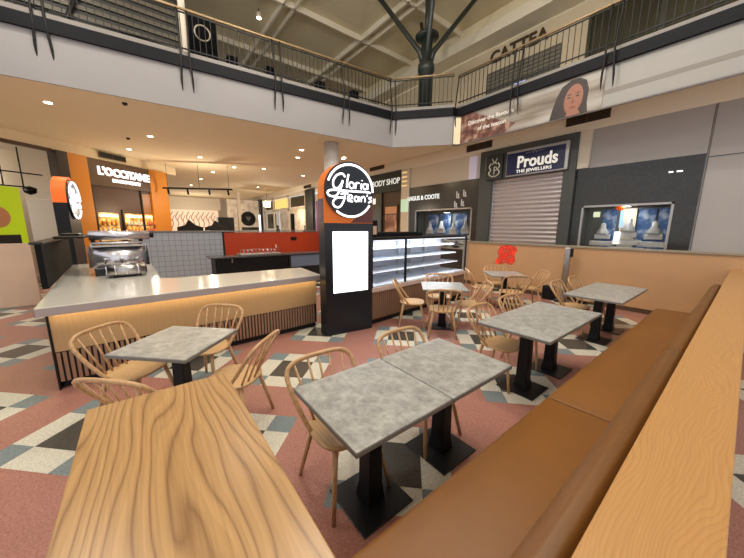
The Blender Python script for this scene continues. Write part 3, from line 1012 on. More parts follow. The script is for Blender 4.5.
# stone-clad display front, right
def granite(name, label, x0, x1, zt, wx0, wx1, wz0, wz1):
    t = wall_thing(name, label, 'shopfront', (x0 + x1) / 2)
    c = (x0 + x1) / 2
    a0, a1, b0, b1 = x0 - c, x1 - c, wx0 - c, wx1 - c
    MB().box(a0, b0, -.06, .14, 0, zt).build('stone_pier', m_stone, t)
    MB().box(b1, a1, -.06, .14, 0, zt).build('stone_pier', m_stone, t)
    MB().box(b0, b1, -.06, .14, wz1, zt).build('stone_lintel', m_stone, t)
    MB().box(b0, b1, -.06, .14, 0, wz0).build('stone_sill', m_stone, t)
    MB().box(b0, b1, .60, .64, wz0, wz1).build('window_backing', mat('grey_window_backing', (124, 126, 120), .5), t)
    MB().box(b0, b1, .14, .64, wz0 - .03, wz0).build('display_floor', m_whitedisp, t)
    m_lin = mat('grey_window_lining', (110, 112, 106), .5)
    MB().box(b0 - .02, b0, .14, .64, wz0, wz1).build('window_lining', m_lin, t)
    MB().box(b1, b1 + .02, .14, .64, wz0, wz1).build('window_lining', m_lin, t)
    MB().box(b0, b1, .14, .64, wz1, wz1 + .02).build('window_lining', m_lin, t)
    mb = MB()
    for (p, q, r_, s_) in ((b0, b0 + .05, wz0, wz1), (b1 - .05, b1, wz0, wz1), (b0, b1, wz1 - .05, wz1), (b0, b1, wz0, wz0 + .04)):
        mb.box(p, q, -.08, .0, r_, s_)
    mb.build('window_frame', m_silver, t)
    MB().box(b0 + .05, b1 - .05, -.03, -.024, wz0 + .04, wz1 - .05).build('window_glass', m_glass, t)
    return t, c


granite('granite_shopfront', 'dark granite shopfront with framed display window right of the shutter', -3.39, -.88, 3.45, -3.16, -1.25, .9, 2.41)
granite('granite_shopfront', 'dark granite shopfront with white lettering left of the jeweller portal', -10.2, -6.51, 3.59, -9.8, -6.8, .9, 2.55)
# window pictures and stands
for x0, x1, lab in ((-2.78, -2.45, 'blue jewellery poster at the left of the right display window'), (-1.98, -1.62, 'blue jewellery poster in the middle of the right display window'), (-1.58, -1.30, 'blue jewellery poster at the right of the right display window')):
    o = box('window_poster', m_bluepic, x0, x1, WY + .5, WY + .52, .92, 2.3); tag(o, lab, 'poster')
o = box('window_poster', mat('cream_poster', (216, 206, 180), .5, emit=(216, 206, 180), es=.2), -2.36, -2.02, WY + .5, WY + .52, 1.0, 2.32); tag(o, 'cream pendant poster in the middle of the right display window', 'poster')
o = box('window_light_box', mat('greenish_light', (190, 200, 170), .5, emit=(200, 206, 170), es=1.2), -3.0, -2.85, WY + .45, WY + .5, 2.1, 2.25); tag(o, 'small pale light panel in the upper left of the right display window', 'light')


def stand(x, y, z, s, lab, wide=1):
    t = thing('jewellery_stand', lab, 'display stand', (x, y, z), 0, 'white jewellery stands in the shop windows')
    for k, (hw, h) in enumerate(((.32, 0), (.26, .14), (.20, .28), (.13, .42))):
        MB().box(-hw * s * wide, hw * s * wide, -.10 + k * .03, .14, h * s, (h + .10) * s).build('step', m_whitedisp, t, .01)
    MB().lathe([(.10 * s, .52 * s), (.11 * s, .56 * s), (.05 * s, .66 * s), (.045 * s, .74 * s), (.02 * s, .76 * s)], 0, .05, 12).build('necklace_bust', m_whitedisp, t)
    return t


stand(-2.68, 10.55, .9, 1.35, 'white stepped jewellery stand at the left of the right window')
stand(-2.12, 10.55, .9, 1.5, 'white stepped jewellery stand in the middle of the right window')
stand(-1.58, 10.55, .9, 1.4, 'white stepped jewellery stand at the right of the right window')
for i, x in enumerate((-9.2, -8.55, -7.9, -7.3)):
    stand(x, 10.55, .9, 1.4 + .1 * (i % 2), 'white jewellery stand, %s from the left in the left display window' % ORD[i])
for i, x in enumerate((-9.2, -8.5, -7.7)):
    o = box('window_poster', m_bluepic, x - .25, x + .3, WY + .5, WY + .52, 1.3, 2.35); tag(o, 'dark blue poster, %s from the left in the left display window' % ORD[i], 'poster')
area('window_light_right', (-2.2, 10.5, 2.36), .15, 7, (.9, .95, 1), sy=.3)
area('window_light_left', (-8.2, 10.5, 2.4), .15, 7, (.9, .95, 1), sy=.3)
# reflection of a lit orange/white logo, put in as small glowing shapes
t = thing('logo_reflection', 'small glowing orange and blue logo reflection in the right display window', 'sign', (-2.33, WY + .2, 1.3))
MB().lathe([(.02, .95), (.10, 1.0), (.10, 1.12), (.02, 1.16)], 0, 0, 16).build('orange_reflection', m_orangeglow, t)
MB().box(.02, .10, -.01, .01, .5, .95).build('blue_strip', mat('pale_blue_lit', (150, 190, 220), .5, emit=(170, 210, 240), es=.7), t)
MB().box(-.05, .07, -.01, .01, .05, .38).build('white_reflection', m_neon, t)
MB().tube([(0, 0, 1.16), (0, 0, 1.2)], .005, 5).build('cord', m_silver, t)  # thin line added above the reflected shapes

t = wall_thing('shop_lettering', 'glowing white Angus and Coote lettering on dark granite', 'sign', -9.0, WY - .07, 3.0)
text('lettering', 'ANGUS & COOTE', .27, mat('soft_lit_letters', (230, 232, 230), .5, emit=(230, 235, 232), es=.9), t, (-1.35, -.02, 0), .01, .004, sx=.9)
t = wall_thing('wall_mark', 'two rows of small white marks on dark granite beside the left display window', 'decal', -7.35, WY - .062, 2.52)
for i, (x, z_) in enumerate(((-.22, .42), (.1, .46), (-.3, .05), (.02, .1))):  # clusters of thin white boxes
    MB().box(x, x + .05, -.004, 0, z_, z_ + .26).box(x + .07, x + .13, -.004, 0, z_ - .02, z_ + .18).box(x, x + .18, -.004, 0, z_, z_ + .03).build('white_mark', m_whitedisp, t)
t = wall_thing('wall_mark', 'pair of tiny white dots high on the right granite shopfront', 'decal', -1.35, WY - .062, 3.1)
MB().box(-.10, -.02, -.004, 0, 0, .03).box(.04, .14, -.004, 0, 0, .03).build('white_mark', m_neon, t)

# pilaster, body care shop
t = wall_thing('striped_pilaster', 'pale pilaster with greenish light bands left of the granite front', 'pilaster', -10.48)
MB().box(-.28, .25, -.1, .1, 0, 4.49).build('pilaster_body', m_cream, t)
for z_ in (4.3, 4.1, 3.9, 3.7): MB().box(-.24, .1, -.105, -.1, z_, z_ + .05).build('light_band', mat('band_light', (255, 220, 150), .5, emit=(255, 210, 140), es=.8), t)
MB().box(-.28, .25, -.106, -.1, 2.5, 3.1).build('green_glow_panel', mat('pale_green_glow', (190, 214, 190), .5, emit=(180, 214, 180), es=.6), t)
t = wall_thing('body_shop_front', 'dark green shopfront with The Body Shop lettering above a glazed entry', 'shopfront', -12.4)
MB().box(-1.6, 1.63, -.12, .1, 3.55, 4.49).build('sign_board', mat('dark_green_board', (36, 42, 34), .4), t)
text('lettering', 'THE BODY SHOP', .40, mat('pale_letters', (214, 214, 206), .5, emit=(214, 214, 206), es=.8), t, (-1.42, -.14, 3.88), .01, .004, sx=.98)
MB().box(-1.6, -1.5, -.1, .1, 0, 3.55).build('jamb', m_green, t)
MB().box(.1, .18, -.1, .1, 0, 3.55).build('jamb', m_green, t)
MB().box(-1.5, .1, 0, .02, 0, 3.55).build('glazing', mat('grey_green_glass', (100, 100, 84), .12), t)
MB().box(-.9, -.45, -.02, 0, 3.0, 3.3).build('window_light', mat('small_window_light', (220, 220, 210), .5, emit=(220, 220, 210), es=1), t)
MB().box(.18, 1.63, 0, .02, 0, 3.55).build('inner_wall', m_brown, t)
t = wall_thing('light_box_poster', 'warm brown body care poster in a lit frame at the shop entry', 'poster', -11.45, WY - .02)
MB().box(-.55, .42, -.05, -.001, .4, 2.9).build('poster_frame', m_brown, t)
MB().box(-.50, .37, -.06, -.05, .5, 2.4).build('poster_picture', picture_material('skin_tone_picture', [(70, 36, 26), (130, 80, 56), (226, 180, 140)], 1.4, .3), t)
MB().box(-.50, .37, -.06, -.05, 2.45, 2.8).build('poster_header', mat('warm_header', (190, 130, 90), .5, emit=(190, 130, 90), es=.3), t)

# vents on the ceiling bulkhead over the shops (flat grilles)
def vent(x, z, w_, h_, lab):
    t = thing('bulkhead_vent', lab, 'vent', (x, WY - .021, z), 0, 'dark vent grilles in the shop bulkheads')
    MB().box(-w_ / 2, w_ / 2, -.02, 0, -h_ / 2, h_ / 2).build('vent_frame', m_brown, t)
    mb = MB()
    for i in range(4):
        z0 = -h_ / 2 + .015 + i * h_ / 4.3
        mb.box(-w_ / 2 + .02, -.02, -.03, -.02, z0, z0 + .03).box(.02, w_ / 2 - .02, -.03, -.02, z0, z0 + .03)
    mb.build('grille', m_dark, t)


vent(-3.31, 4.83, 1.06, .24, 'dark double vent grille in the bulkhead right of the jeweller sign')
vent(-6.7, 4.74, 1.05, .24, 'dark double vent grille in the bulkhead left of the jeweller sign')
vent(-12.73, 4.88, 1.2, .26, 'dark vent grille in the bulkhead above the body care shop')
vent(-17.0, 4.74, 1.2, .22, 'small dark vent in the bulkhead over the far framed windows, right one')
vent(-21.0, 4.74, 1.2, .22, 'small dark vent in the bulkhead over the far framed windows, left one')

# far shops on the same wall
t = wall_thing('far_shop_glazing', 'cream framed shop windows with pale lit interior beyond the orange wall', 'shopfront', -26.0)
MB().box(-5, 4.7, 1.6, 1.7, 0, 4.45).build('inner_wall', m_palelit, t)
mb = MB()
for x in (-5.0, -2.4, 1.2, 4.5): mb.box(x, x + .22, -.05, .05, 0, 4.45)
for z_ in (0.02, 3.15, 4.28): mb.box(-5, 4.7, -.05, .05, z_, z_ + .16)
mb.build('frame', m_cream, t)
MB().box(-2.1, 1.1, .05, .07, 3.4, 4.2).build('lit_fascia', mat('yellow_lit_fascia', (226, 206, 130), .5, emit=(230, 206, 120), es=.8), t)
MB().box(1.5, 4.4, .1, .2, 3.4, 4.2).build('blind', m_olive, t)
MB().box(-4.7, -2.5, .1, .2, 3.4, 4.2).build('blind', m_olive, t)
MB().box(-4.7, -2.6, .2, .3, 1.6, 3.0).build('dark_picture', m_olive, t)
for i, (x, lab) in enumerate(((-29.6, 'left'), (-23.3, 'right'))):
    t = thing('far_mannequin', 'dark dressed mannequin at the %s inside the far framed shop window' % lab, 'mannequin', (x, WY + .8, 0))
    MB().lathe([(.16, 0), (.18, .5), (.14, 1.0), (.24, 1.4), (.10, 1.55), (.06, 1.62), (.11, 1.75), (.09, 1.88), (.02, 1.9)], 0, 0, 12).build('figure', m_blackp, t)
o = box('display_column', m_black, -25.3, -25.0, WY + .3, WY + .6, 0, 2.9); tag(o, 'slim black upright between the far framed windows', 'stand')
for x, hw, lab in ((-32.2, .8, 'dark column left of the far cream framed windows'), (-20.4, .6, 'dark column right of the far cream framed windows')):
    o = box('wall_column', m_green, x - hw, x + hw, WY - .25, WY - .03, 0, 4.49); tag(o, lab, 'column')
o = box('light_box', m_magenta, -19.6, -18.0, WY - .1, WY - .03, 0.0, 3.6); tag(o, 'purple lit panel just left of the tall totem', 'sign')
o = box('light_box', mat('white_lit_blade', (240, 244, 250), .5, emit=(236, 242, 255), es=1.5), -29.8, -29.5, WY - 1.0, WY - .9, 0.0, 2.9); tag(o, 'slim white lit blade sign in front of the far shops', 'sign')
t = thing('round_shop_sign', 'black round sign in a pale panel beyond the orange wall', 'sign', (-32, 8.95, 0), R(89))
MB().box(-1.9, 1.25, .01, .1, 0, 4.4).build('pale_panel', m_palelit, t)
MB().prism_xz([(.72 * math.cos(2 * PI * q / 28), 2.55 + .72 * math.sin(2 * PI * q / 28)) for q in range(28)], -.06, .01).build('black_disc', m_black, t)
MB().prism_xz([(0, 2.3), (.25, 2.65), (.14, 2.8), (0, 2.7), (-.14, 2.8), (-.25, 2.65)], -.07, -.06).build('mark', mat('grey_mark', (110, 106, 104), .5), t)
MB().box(-.9, 1.1, -.04, .01, 1.4, 1.7).build('caption_bar', m_olive, t)
# far shop at the end of the concourse
t = thing('far_white_shop', 'pale lit shop with branching wall pattern at the end of the concourse', 'shopfront', (-33, 5.2, 0), R(90))
MB().box(-5, 1.2, 0, .1, 0, 3.3).build('lit_wall', mat('lit_pale_shop_wall', (236, 210, 186), .6, emit=(236, 206, 180), es=.55), t)
MB().box(-5.2, 1.4, -.3, .1, 3.3, 4.45).build('bulkhead', m_cream, t)
mb = MB()
for i in range(12):
    x = -4.0 + i * .42
    mb.tube(catmull([(x, -.02, 1.6), (x + .12, -.02, 2.1), (x - .08, -.02, 2.6), (x + .16, -.02, 3.1)], 3), .035, 5)
    mb.tube([(x + .05, -.02, 2.3), (x + .28, -.02, 2.8)], .025, 5)
mb.build('branch_pattern', mat('grey_branches', (150, 124, 104), .6), t)
for x, y, lab in ((-23.5, 2.9, 'nearest the grey tiles'), (-24.5, 4.7, 'beside the pale shop column')):
    t = thing('dark_armchair', 'dark low lounge seat in the concourse, %s' % lab, 'seat', (x, y, 0), R(100))
    MB().box(-.8, .8, -.5, .5, .0, .6).build('seat', m_dark, t, .06, 3)
    MB().prism_xz([(-.8, .6), (.8, .6), (.75, 1.7), (.3, 1.85), (-.1, 2.2), (-.3, 1.85), (-.8, 1.7)], .2, .5).build('backrest', m_dark, t, .05, 3)
o = box('dark_cabinet', m_dark, -27.3, -26.6, 5.1, 6.3, 0, 2.5); tag(o, 'dark cabinet at the right of the pale far shop', 'cabinet')
o = box('wall_column', m_cream, -26.2, -25.9, 6.5, 6.7, 0, 4.49); tag(o, 'slim cream column between the far shop and the round sign', 'column')
# lighting track over the far shop
t = thing('lighting_track', 'black suspended lighting track before the far pale shop', 'track', (-15.65, 2.35, 3.40), R(61))
MB().box(-1.5, 1.4, -.04, .04, 0, .07).build('rail', m_black, t)
for x in (-1.3, .0, 1.25): MB().tube([(x, 0, .07), (x, 0, 1.07)], .008, 5).build('rod', m_black, t)
for x in (-1.3, -.5, .4, 1.2):
    MB().tube([(x, 0, -.02), (x + .04, -.05, -.22)], .045, 10).build('spot_head', m_black, t)
# pendant cube light
t = thing('pendant_light', 'small square glowing pendant near the round black sign', 'pendant lamp', (-22.2, 7.6, 3.2))
MB().box(-.2, .2, -.2, .2, 0, .4).build('shade', mat('warm_shade', (255, 236, 190), .5, emit=(255, 232, 180), es=3), t, .03)
MB().tube([(0, 0, .4), (0, 0, 1.3)], .012, 6).build('cord', m_black, t)

# ================================================================== LEFT SIDE: 45 degree shopfronts
LP = (-13.37, -2.8); LANG = R(131.8)
t = thing('loccitane_front', 'brown and ochre LOccitane shopfront with glowing white lettering', 'shopfront', (LP[0], LP[1], 0), LANG)
MB().box(1.48, 2.08, -.12, .2, 0, 4.15).build('ochre_pier', m_ochre, t)
MB().box(4.46, 5.32, -.12, .2, 0, 4.15).build('ochre_pier', m_ochre, t)
MB().box(2.10, 4.44, -.10, .1, 3.22, 4.14).build('sign_board', m_brown, t)
text('lettering', "L'OCCITANE", .385, m_neon, t, (3.40, -.12, 3.62), .02, .014, sx=.93, align='CENTER')
text('lettering', 'EN PROVENCE', .17, m_neon, t, (3.42, -.12, 3.40), .015, .004, sx=1.0, align='CENTER')
MB().box(2.08, 4.46, -.03, .0, 0, 3.22).build('glazing', mat('brown_glass', (70, 44, 24), .5), t)
MB().box(2.08, 2.16, -.08, .0, 0, 3.22).box(3.98, 4.03, -.08, .0, 0, 3.22).box(3.1, 3.14, -.08, 0, 0, 2.4).build('glazing_frame', m_dark, t)
MB().box(4.03, 4.43, -.05, -.03, 2.2, 3.1).build('ochre_window', mat('dim_ochre', (150, 90, 24), .4), t)
for i, (x0, x1) in enumerate(((2.22, 2.95), (3.2, 3.93), (4.05, 4.42))):
    s_ = MB().box(x0, x1, -.06, -.035, 1.2, 2.25).build('shelf_bay', m_warmlit, t)
    MB().box(x0 + .02, x1 - .02, -.075, -.06, 2.1, 2.2).build('bay_header', mat('header_white', (236, 226, 206), .5, emit=(240, 226, 200), es=1), s_)
    mb = MB()
    for z_ in (1.25, 1.5, 1.78):
        mb.box(x0, x1, -.2, -.06, z_, z_ + .02)
    mb.build('shelf', m_brown, s_)
for i, (x, z_, c) in enumerate([(2.28 + .16 * k, zz, c) for k in range(4) for zz, c in ((1.8, 0), (1.52, 1))] + [(3.25 + .14 * k, zz, c) for k in range(5) for zz, c in ((1.8, 1), (1.52, 0))] + [(4.10 + .10 * k, zz, c) for k in range(4) for zz, c in ((1.8, 2), (1.52, 2))]):
    mm = [m_ochre, m_whitedisp, mat('coral_box', (214, 110, 70), .5)][c] if i < 3 or c != 2 else bpy.data.materials['coral_box']
    ca, sa = math.cos(LANG), math.sin(LANG)
    lx, ly = x, -.13
    o = MB().lathe([(.035, 0), (.037, .12), (.015, .14), (.015, .18)], 0, 0, 8).build('shop_bottle', mm, None, loc=(LP[0] + lx * ca - ly * sa, LP[1] + lx * sa + ly * ca, z_))
    tag(o, 'tiny %s bottle, %s shelf of %s bay in ochre shop, %s from left' % (('amber', 'white', 'coral')[c], 'upper' if z_ > 1.6 else 'lower', 'left' if x < 3 else 'middle' if x < 4 else 'right', ORD[int(round((x - (2.28 if x < 3 else 3.25 if x < 4 else 4.10)) / (.16 if x < 3 else .14 if x < 4 else .10)))]), 'bottle', 'bottles on the ochre shop shelves')
t = thing('corner_pilaster', 'dark brown pilaster between the cream shop and the ochre shop', 'pilaster', (LP[0], LP[1], 0), LANG)
MB().box(1.16, 1.47, -.16, .2, 0, 4.15).build('pilaster_body', mat('dark_brown_pilaster', (46, 34, 32), .4), t)
t = thing('left_shop', 'cream glazed shop at the left with black display rails', 'shopfront', (LP[0], LP[1], 0), LANG)
MB().box(-5, 1.15, 1.4, 1.5, 0, 4.15).build('rear_wall', m_cream, t)
MB().box(-5, 1.15, -.05, .05, 4.08, 4.18).build('head_frame', m_brown, t)
MB().box(.0, 1.15, -.03, .03, 2.55, 2.58).build('transom', m_cream, t)
MB().box(-5, 1.13, -.015, -.005, 0, 4.08).build('glass_front', m_glass, t)
MB().tube([(-2, .3, 3.3), (1.0, .3, 3.35)], .02, 6).tube([(-2, .5, 2.9), (.7, .5, 2.95)], .02, 6).tube([(.1, .4, 2.95), (.1, .4, 4.1)], .02, 6).tube([(.55, .4, 2.95), (.55, .4, 4.1)], .02, 6).build('display_rail', m_black, t)
MB().lathe([(.02, 2.72), (.14, 2.78), (.16, 2.92), (.03, 2.98)], .72, .45, 12).lathe([(.02, 2.9), (.2, 2.96), (.22, 3.12), (.03, 3.18)], -.65, .45, 12).build('rail_lamp', m_black, t)
MB().box(-.7, -.62, .1, .16, 1.2, 3.2).box(-.2, -.14, .1, .16, 1.2, 2.9).build('white_mullion', m_whitedisp, t)
MB().box(-1.2, .25, .2, .7, 0, 1.75).build('dark_display_base', m_dark, t)
struct(MB().box(-6, 6.0, .0, .2, 4.16, 4.495).build('wall_bulkhead_left', m_ceiling, None, loc=(LP[0], LP[1], 0), rotz=LANG))
struct(MB().box(5.2, 5.32, .25, 5.0, 0, 4.16).build('wall_left_end', m_cream, None, loc=(LP[0], LP[1], 0), rotz=LANG))
t = thing('lime_poster', 'lime green poster with a round brown face like picture at the far left', 'poster', (LP[0], LP[1], 0), LANG)
MB().box(-1.6, .16, -.05, -.02, 1.2, 2.86).build('poster_board', m_lime, t)
MB().prism_xz([(-.42 + .28 * math.cos(2 * PI * q / 20), 2.0 + .3 * math.sin(2 * PI * q / 20)) for q in range(20)], -.06, -.05).build('picture_spot', mat('tan_spot', (190, 130, 90), .5), t)
MB().box(-.8, .0, -.06, -.05, 1.2, 1.5).build('picture_base', m_dark, t)
vl = Vector((LP[0] + 3.1 * math.cos(LANG) + .05 * math.sin(LANG), LP[1] + 3.1 * math.sin(LANG) - .05 * math.cos(LANG)))
t = thing('bulkhead_vent', 'dark vent grille above the ochre fronted shop sign', 'vent', (vl.x, vl.y, 4.24), LANG)
MB().box(-.55, .45, -.02, 0, 0, .2).build('vent_frame', m_brown, t)
MB().box(-.5, -.08, -.03, -.02, .03, .17).box(-.04, .4, -.03, -.02, .03, .17).build('grille', m_dark, t)
# low pale hoarding
t = thing('low_hoarding', 'low pale pink hoarding at the far left beside the kiosk', 'hoarding', (-9.6, -4.6, 0))
MB().box(-.05, .05, -3.2, 2.72, .04, 1.39).build('board', m_pinkwall, t)
MB().box(-.04, .04, -3.2, 2.72, 0, .04).build('skirting', m_cap, t)



def lamp(name, loc, power, col):  # bare point lights added to brighten ceiling and shops, no fittings of their own
    l = bpy.data.lights.new(name, 'POINT'); l.energy = power; l.color = col; l.shadow_soft_size = .04
    o = bpy.data.objects.new(name, l); COL.objects.link(o); o.location = loc


ca, sa = math.cos(LANG), math.sin(LANG)
lamp('left_shop_fill', (LP[0] - .2 * ca - .7 * sa, LP[1] - .2 * sa + .7 * ca, 3.0), 40, (1, .93, .8))
lamp('ochre_shop_fill', (LP[0] + 3.3 * ca + 1.0 * sa, LP[1] + 3.3 * sa - 1.0 * ca, 2.3), 48, (1, .78, .5))
lamp('track_lamp', (-15.7, 2.6, 3.0), 90, (1, .86, .66))
lamp('pendant_lamp', (-22.2, 7.6, 3.05), 170, (1, .88, .68))
lamp('far_shop_fill', (-30.0, 4.0, 2.4), 150, (1, .88, .70))
lamp('framed_shop_fill', (-25.5, WY + .7, 2.8), 70, (1, .9, .74))
# round white column under the balcony
t = thing('round_column', 'round white structural column behind the totem', 'column', (-9.0, 5.3, 0))
MB().lathe([(.24, 0), (.24, CEIL - .01)], 0, 0, 24).build('shaft', m_white, t)
MB().lathe([(.27, 0), (.27, .15)], 0, 0, 24).build('base_ring', m_steel, t)

# ================================================================== CEILING DOWNLIGHTS
DL_ = [((-8.3, -1.07)), ((-9.68, .47)), ((-11.66, .02)), ((-11.47, 1.82)), ((-14.21, 2.69)), ((-12.52, 3.11)), ((-16.64, 2.6)), ((-19.37, 2.52)), ((-17.8, 5.63)), ((-8.75, 4.35)), ((-8.75, 5.95)), ((-14.8, 5.0)), ((-11.6, 5.3)), ((-10.6, 6.8)), ((-15.4, 7.3))]
K = 1.2242
pts = []
for i, (x, y) in enumerate(DL_):
    if i in (9, 10): X, Y = x * 1.19, y * 1.13
    elif i < 9: X, Y = x * K, y * K
    else: X, Y = x, y
    pts.append((X, Y))
pts.sort(key=lambda p: math.atan2(p[1], -p[0]))
first = None
for i, (X, Y) in enumerate(pts):
    lab = 'small round recessed ceiling downlight, %s from the left over the concourse' % ORD[i]
    if first is None:
        first = thing('downlight', lab, 'ceiling light', (X, Y, CEIL), 0, 'recessed downlights in the concourse ceiling')
        MB().lathe([(.075, -.012), (.095, -.010), (.10, -.001)], 0, 0, 20).build('trim_ring', m_trim, first)
        MB().lathe([(.07, -.018), (.072, -.0125)], 0, 0, 20).build('diffuser', m_lamp, first)
    else:
        dup(first, (X, Y, CEIL), 0, lab)
    area('downlight_lamp', (X, Y, CEIL - .03), .15, 16, (1, .80, .52))

# small ceiling sensors
for x, y, lab in ((-7.94, .04, "tiny dark ceiling sensor near the left downlights"), (-10.91, .03, 'tiny dark ceiling sensor above the ochre shop')):
    o = MB().lathe([(.03, -.05), (.05, -.03), (.05, 0)], 0, 0, 12).build('ceiling_sensor', m_dark, None, loc=(x * 1.15, y * 1.15, CEIL)); tag(o, lab, 'sensor')

# ================================================================== BALCONY RAILINGS
m_baluster = mat('dark_baluster', (22, 20, 20), .5, spec=.3)


def balustrade(label, a, b_, posts, n_bal, z0=5.62, z1=6.52):
    a, b_ = Vector(a), Vector(b_)
    d_ = b_ - a; L_ = d_.length; an = math.atan2(d_.y, d_.x)
    t = thing('balustrade', label, 'railing', (a.x, a.y, 0), an)
    MB().tube([(0, 0, 6.60), (L_, 0, 6.60)], .03, 10).build('handrail', m_brass, t)
    MB().box(0, L_, -.015, .015, z1, z1 + .025).build('top_rail', m_baluster, t)
    MB().box(0, L_, -.015, .015, z0 + .16, z0 + .185).build('bottom_rail', m_baluster, t)
    proto = None
    for i in range(n_bal):
        x = (i + .5) * L_ / n_bal
        if proto is None:
            proto = MB().box(-.007, .007, -.007, .007, z0 + .1, z1).build('baluster', m_baluster, t); proto.location = (x, 0, 0)
        else:
            c = proto.copy(); COL.objects.link(c); c.parent = t; c.location = (x, 0, 0)
    for x in posts:
        for dx in ((-.10, .10) if 0 < x < L_ else (0,)):
            pp = catmull([(x + dx, -.02, 6.58), (x + dx * 1.0, -.05, 6.3), (x + dx * .9, -.10, 6.0), (x + dx * .8, -.13, 5.7), (x + dx * .9, -.125, 5.4), (x + dx * 1.1, -.10, 5.1), (x + dx * 1.1, -.07, 4.86)], 3)
            MB().tube(pp, [.022] * (len(pp) - 3) + [.018, .012, .005], 6).build('post', m_baluster, t)
    return t


balustrade('left balcony railing of dark bars with a brass handrail', (-8.95, -1.9), (-8.07, 7.15), (.85, 3.17, 5.27, 7.3, 9.08), 74)
balustrade('short angled balcony railing at the corner under the green column', (-8.05, 7.16), (-6.55, 8.44), (), 15)
balustrade('right balcony railing of dark bars with a brass handrail', (-6.52, 8.66), (.4, 8.66), (0.0, 1.95, 4.05, 6.2), 52)
# posts at the right end sit in front of the banner

# banner on the right fascia
t = thing('banner', 'long printed banner with a woman face and white slogan on the balcony fascia', 'banner', (-6.45, 8.688, 4.5))
MB().box(-.02, 3.9, -.012, -.001, .0, .86).build('banner_sheet', m_seapic, t)
MB().prism_xz([(-.02, 0), (1.6, 0.0), (1.9, .2), (1.2, .5), (.5, .86), (-.02, .86)], -.016, -.012).build('rock_picture', m_rockpic, t)
m_txt = mat('white_print', (236, 232, 226), .5)
text('slogan', 'Discover the flavours', .17, m_txt, t, (.35, -.02, .50), .002, .003)
text('slogan', 'of the season', .17, m_txt, t, (.70, -.02, .27), .002, .003)


def ell(cx, cz, a, b__, n=24, rot=0):
    return [(cx + a * math.cos(2 * PI * q / n) * math.cos(rot) - b__ * math.sin(2 * PI * q / n) * math.sin(rot), cz + a * math.cos(2 * PI * q / n) * math.sin(rot) + b__ * math.sin(2 * PI * q / n) * math.cos(rot)) for q in range(n)]


PX = lambda pts: [(x * .80 + .86, z * .92) for x, z in pts]
MB().prism_xz(PX([(2.42, 0), (2.48, .25), (2.58, .55), (2.72, .78), (2.95, .88), (3.18, .88), (3.36, .78), (3.44, .55), (3.42, .25), (3.46, .0), (3.2, -.0), (2.9, 0)]), -.018, -.012).build('portrait_hair', m_hair, t)
MB().prism_xz(PX(ell(3.06, .40, .25, .36, rot=-.12)), -.022, -.018).build('portrait_face', m_skin, t)
MB().prism_xz(PX([(2.88, .0), (2.94, .15), (3.2, .15), (3.28, .0)]), -.021, -.018).build('portrait_neck', m_skin, t)
mb = MB()
for cx in (2.94, 3.17): mb.prism_xz(PX(ell(cx, .46, .05, .018)), -.025, -.022).prism_xz(PX(ell(cx, .53, .065, .012, rot=.1)), -.025, -.022)
mb.build('portrait_eyes', m_hair, t)
MB().prism_xz(PX(ell(3.06, .20, .08, .028)), -.025, -.022).build('portrait_mouth', m_lip, t)
MB().prism_xz(PX([(3.03, .46), (3.00, .31), (3.06, .29), (3.10, .31)]), -.024, -.022).build('portrait_nose', mat('poster_skin_dark', (126, 78, 60), .5), t)
t = thing('banner', 'plain pale continuation of the printed banner with a grey stripe at right', 'banner', (-2.53, 8.688, 4.5))
MB().box(0, 5, -.012, -.001, .0, .86).build('banner_sheet', mat('pale_banner', (160, 157, 152), .6), t)
MB().prism_xz([(0, .26), (5, .32), (5, .40), (0, .36)], -.015, -.012).build('grey_stripe', mat('grey_stripe', (136, 130, 122), .6), t)

# ================================================================== UPPER STOREY
t = thing('tree_column', 'bottle green steel column branching into struts under the roof', 'column', (-8.25, 8.95, 5.34))
MB().lathe([(.26, 0), (.26, 2.05), (.30, 2.08), (.30, 2.3), (.24, 2.34), (.20, 2.5), (.20, 3.1)], 0, 0, 24).build('shaft', m_green, t)
MB().lathe([(.20, 3.1), (.42, 3.18), (.42, 3.26), (.15, 3.3)], 0, 0, 24).build('collar', m_green, t)
for dx, dy in ((-1.35, -1.6), (1.35, 1.6), (1.6, -1.35), (-1.6, 1.35)):
    MB().tube([(dx * .04, dy * .04, 2.2), (dx * .12, dy * .12, 2.75), (dx, dy, 4.9)], [.12, .09, .075], 10).build('strut', m_green, t)
MB().tube([(0, 0, 3.2), (0, 0, 4.7)], .1, 12).build('centre_strut', m_green, t)

t = thing('upper_shop', 'upper level shop with dark Cattea lettering above a grey roller shutter', 'shopfront', (-6.6, 12.5, 5.34))
MB().box(-1.35, 1.5, -.05, -.001, .0, 2.9).build('shutter', mat('grey_shutter', (92, 86, 76), .5), t)
mb = MB()
for i in range(20): mb.box(-1.35, 1.5, -.075, -.05, .05 + i * .14, .14 + i * .14)
mb.build('shutter_slats', mat('grey_slats', (118, 112, 98), .45), t)
MB().box(-.1, .35, -.09, -.075, 1.5, 2.1).build('shutter_reflection', mat('bluish_reflection_panel', (170, 190, 230), .4, emit=(150, 180, 240), es=.5), t)  # bluish reflection put in as an emissive panel
text('lettering', 'CATTEA', .62, mat('bronze_letters', (70, 52, 30), .4), t, (-1.25, -.06, 3.24), .03, .008, sx=.98)
MB().box(-.5, 1.2, -.08, -.001, 3.9, 4.1).build('slot_vent', m_brown, t)
t = thing('upper_glass_shop', 'olive glazed upper level shop at the top right', 'shopfront', (-4.3, 12.5, 5.34))
MB().box(0, 8, -.06, -.001, .12, 3.4).build('glazing', m_olive, t)
mb = MB()
for x in (0, 1.8, 3.6, 5.4): mb.box(x, x + .1, -.1, -.06, 0, 3.4)
mb.box(0, 8, -.1, -.06, 0, .14)
mb.build('frame', mat('olive_frame', (48, 46, 34), .4), t)
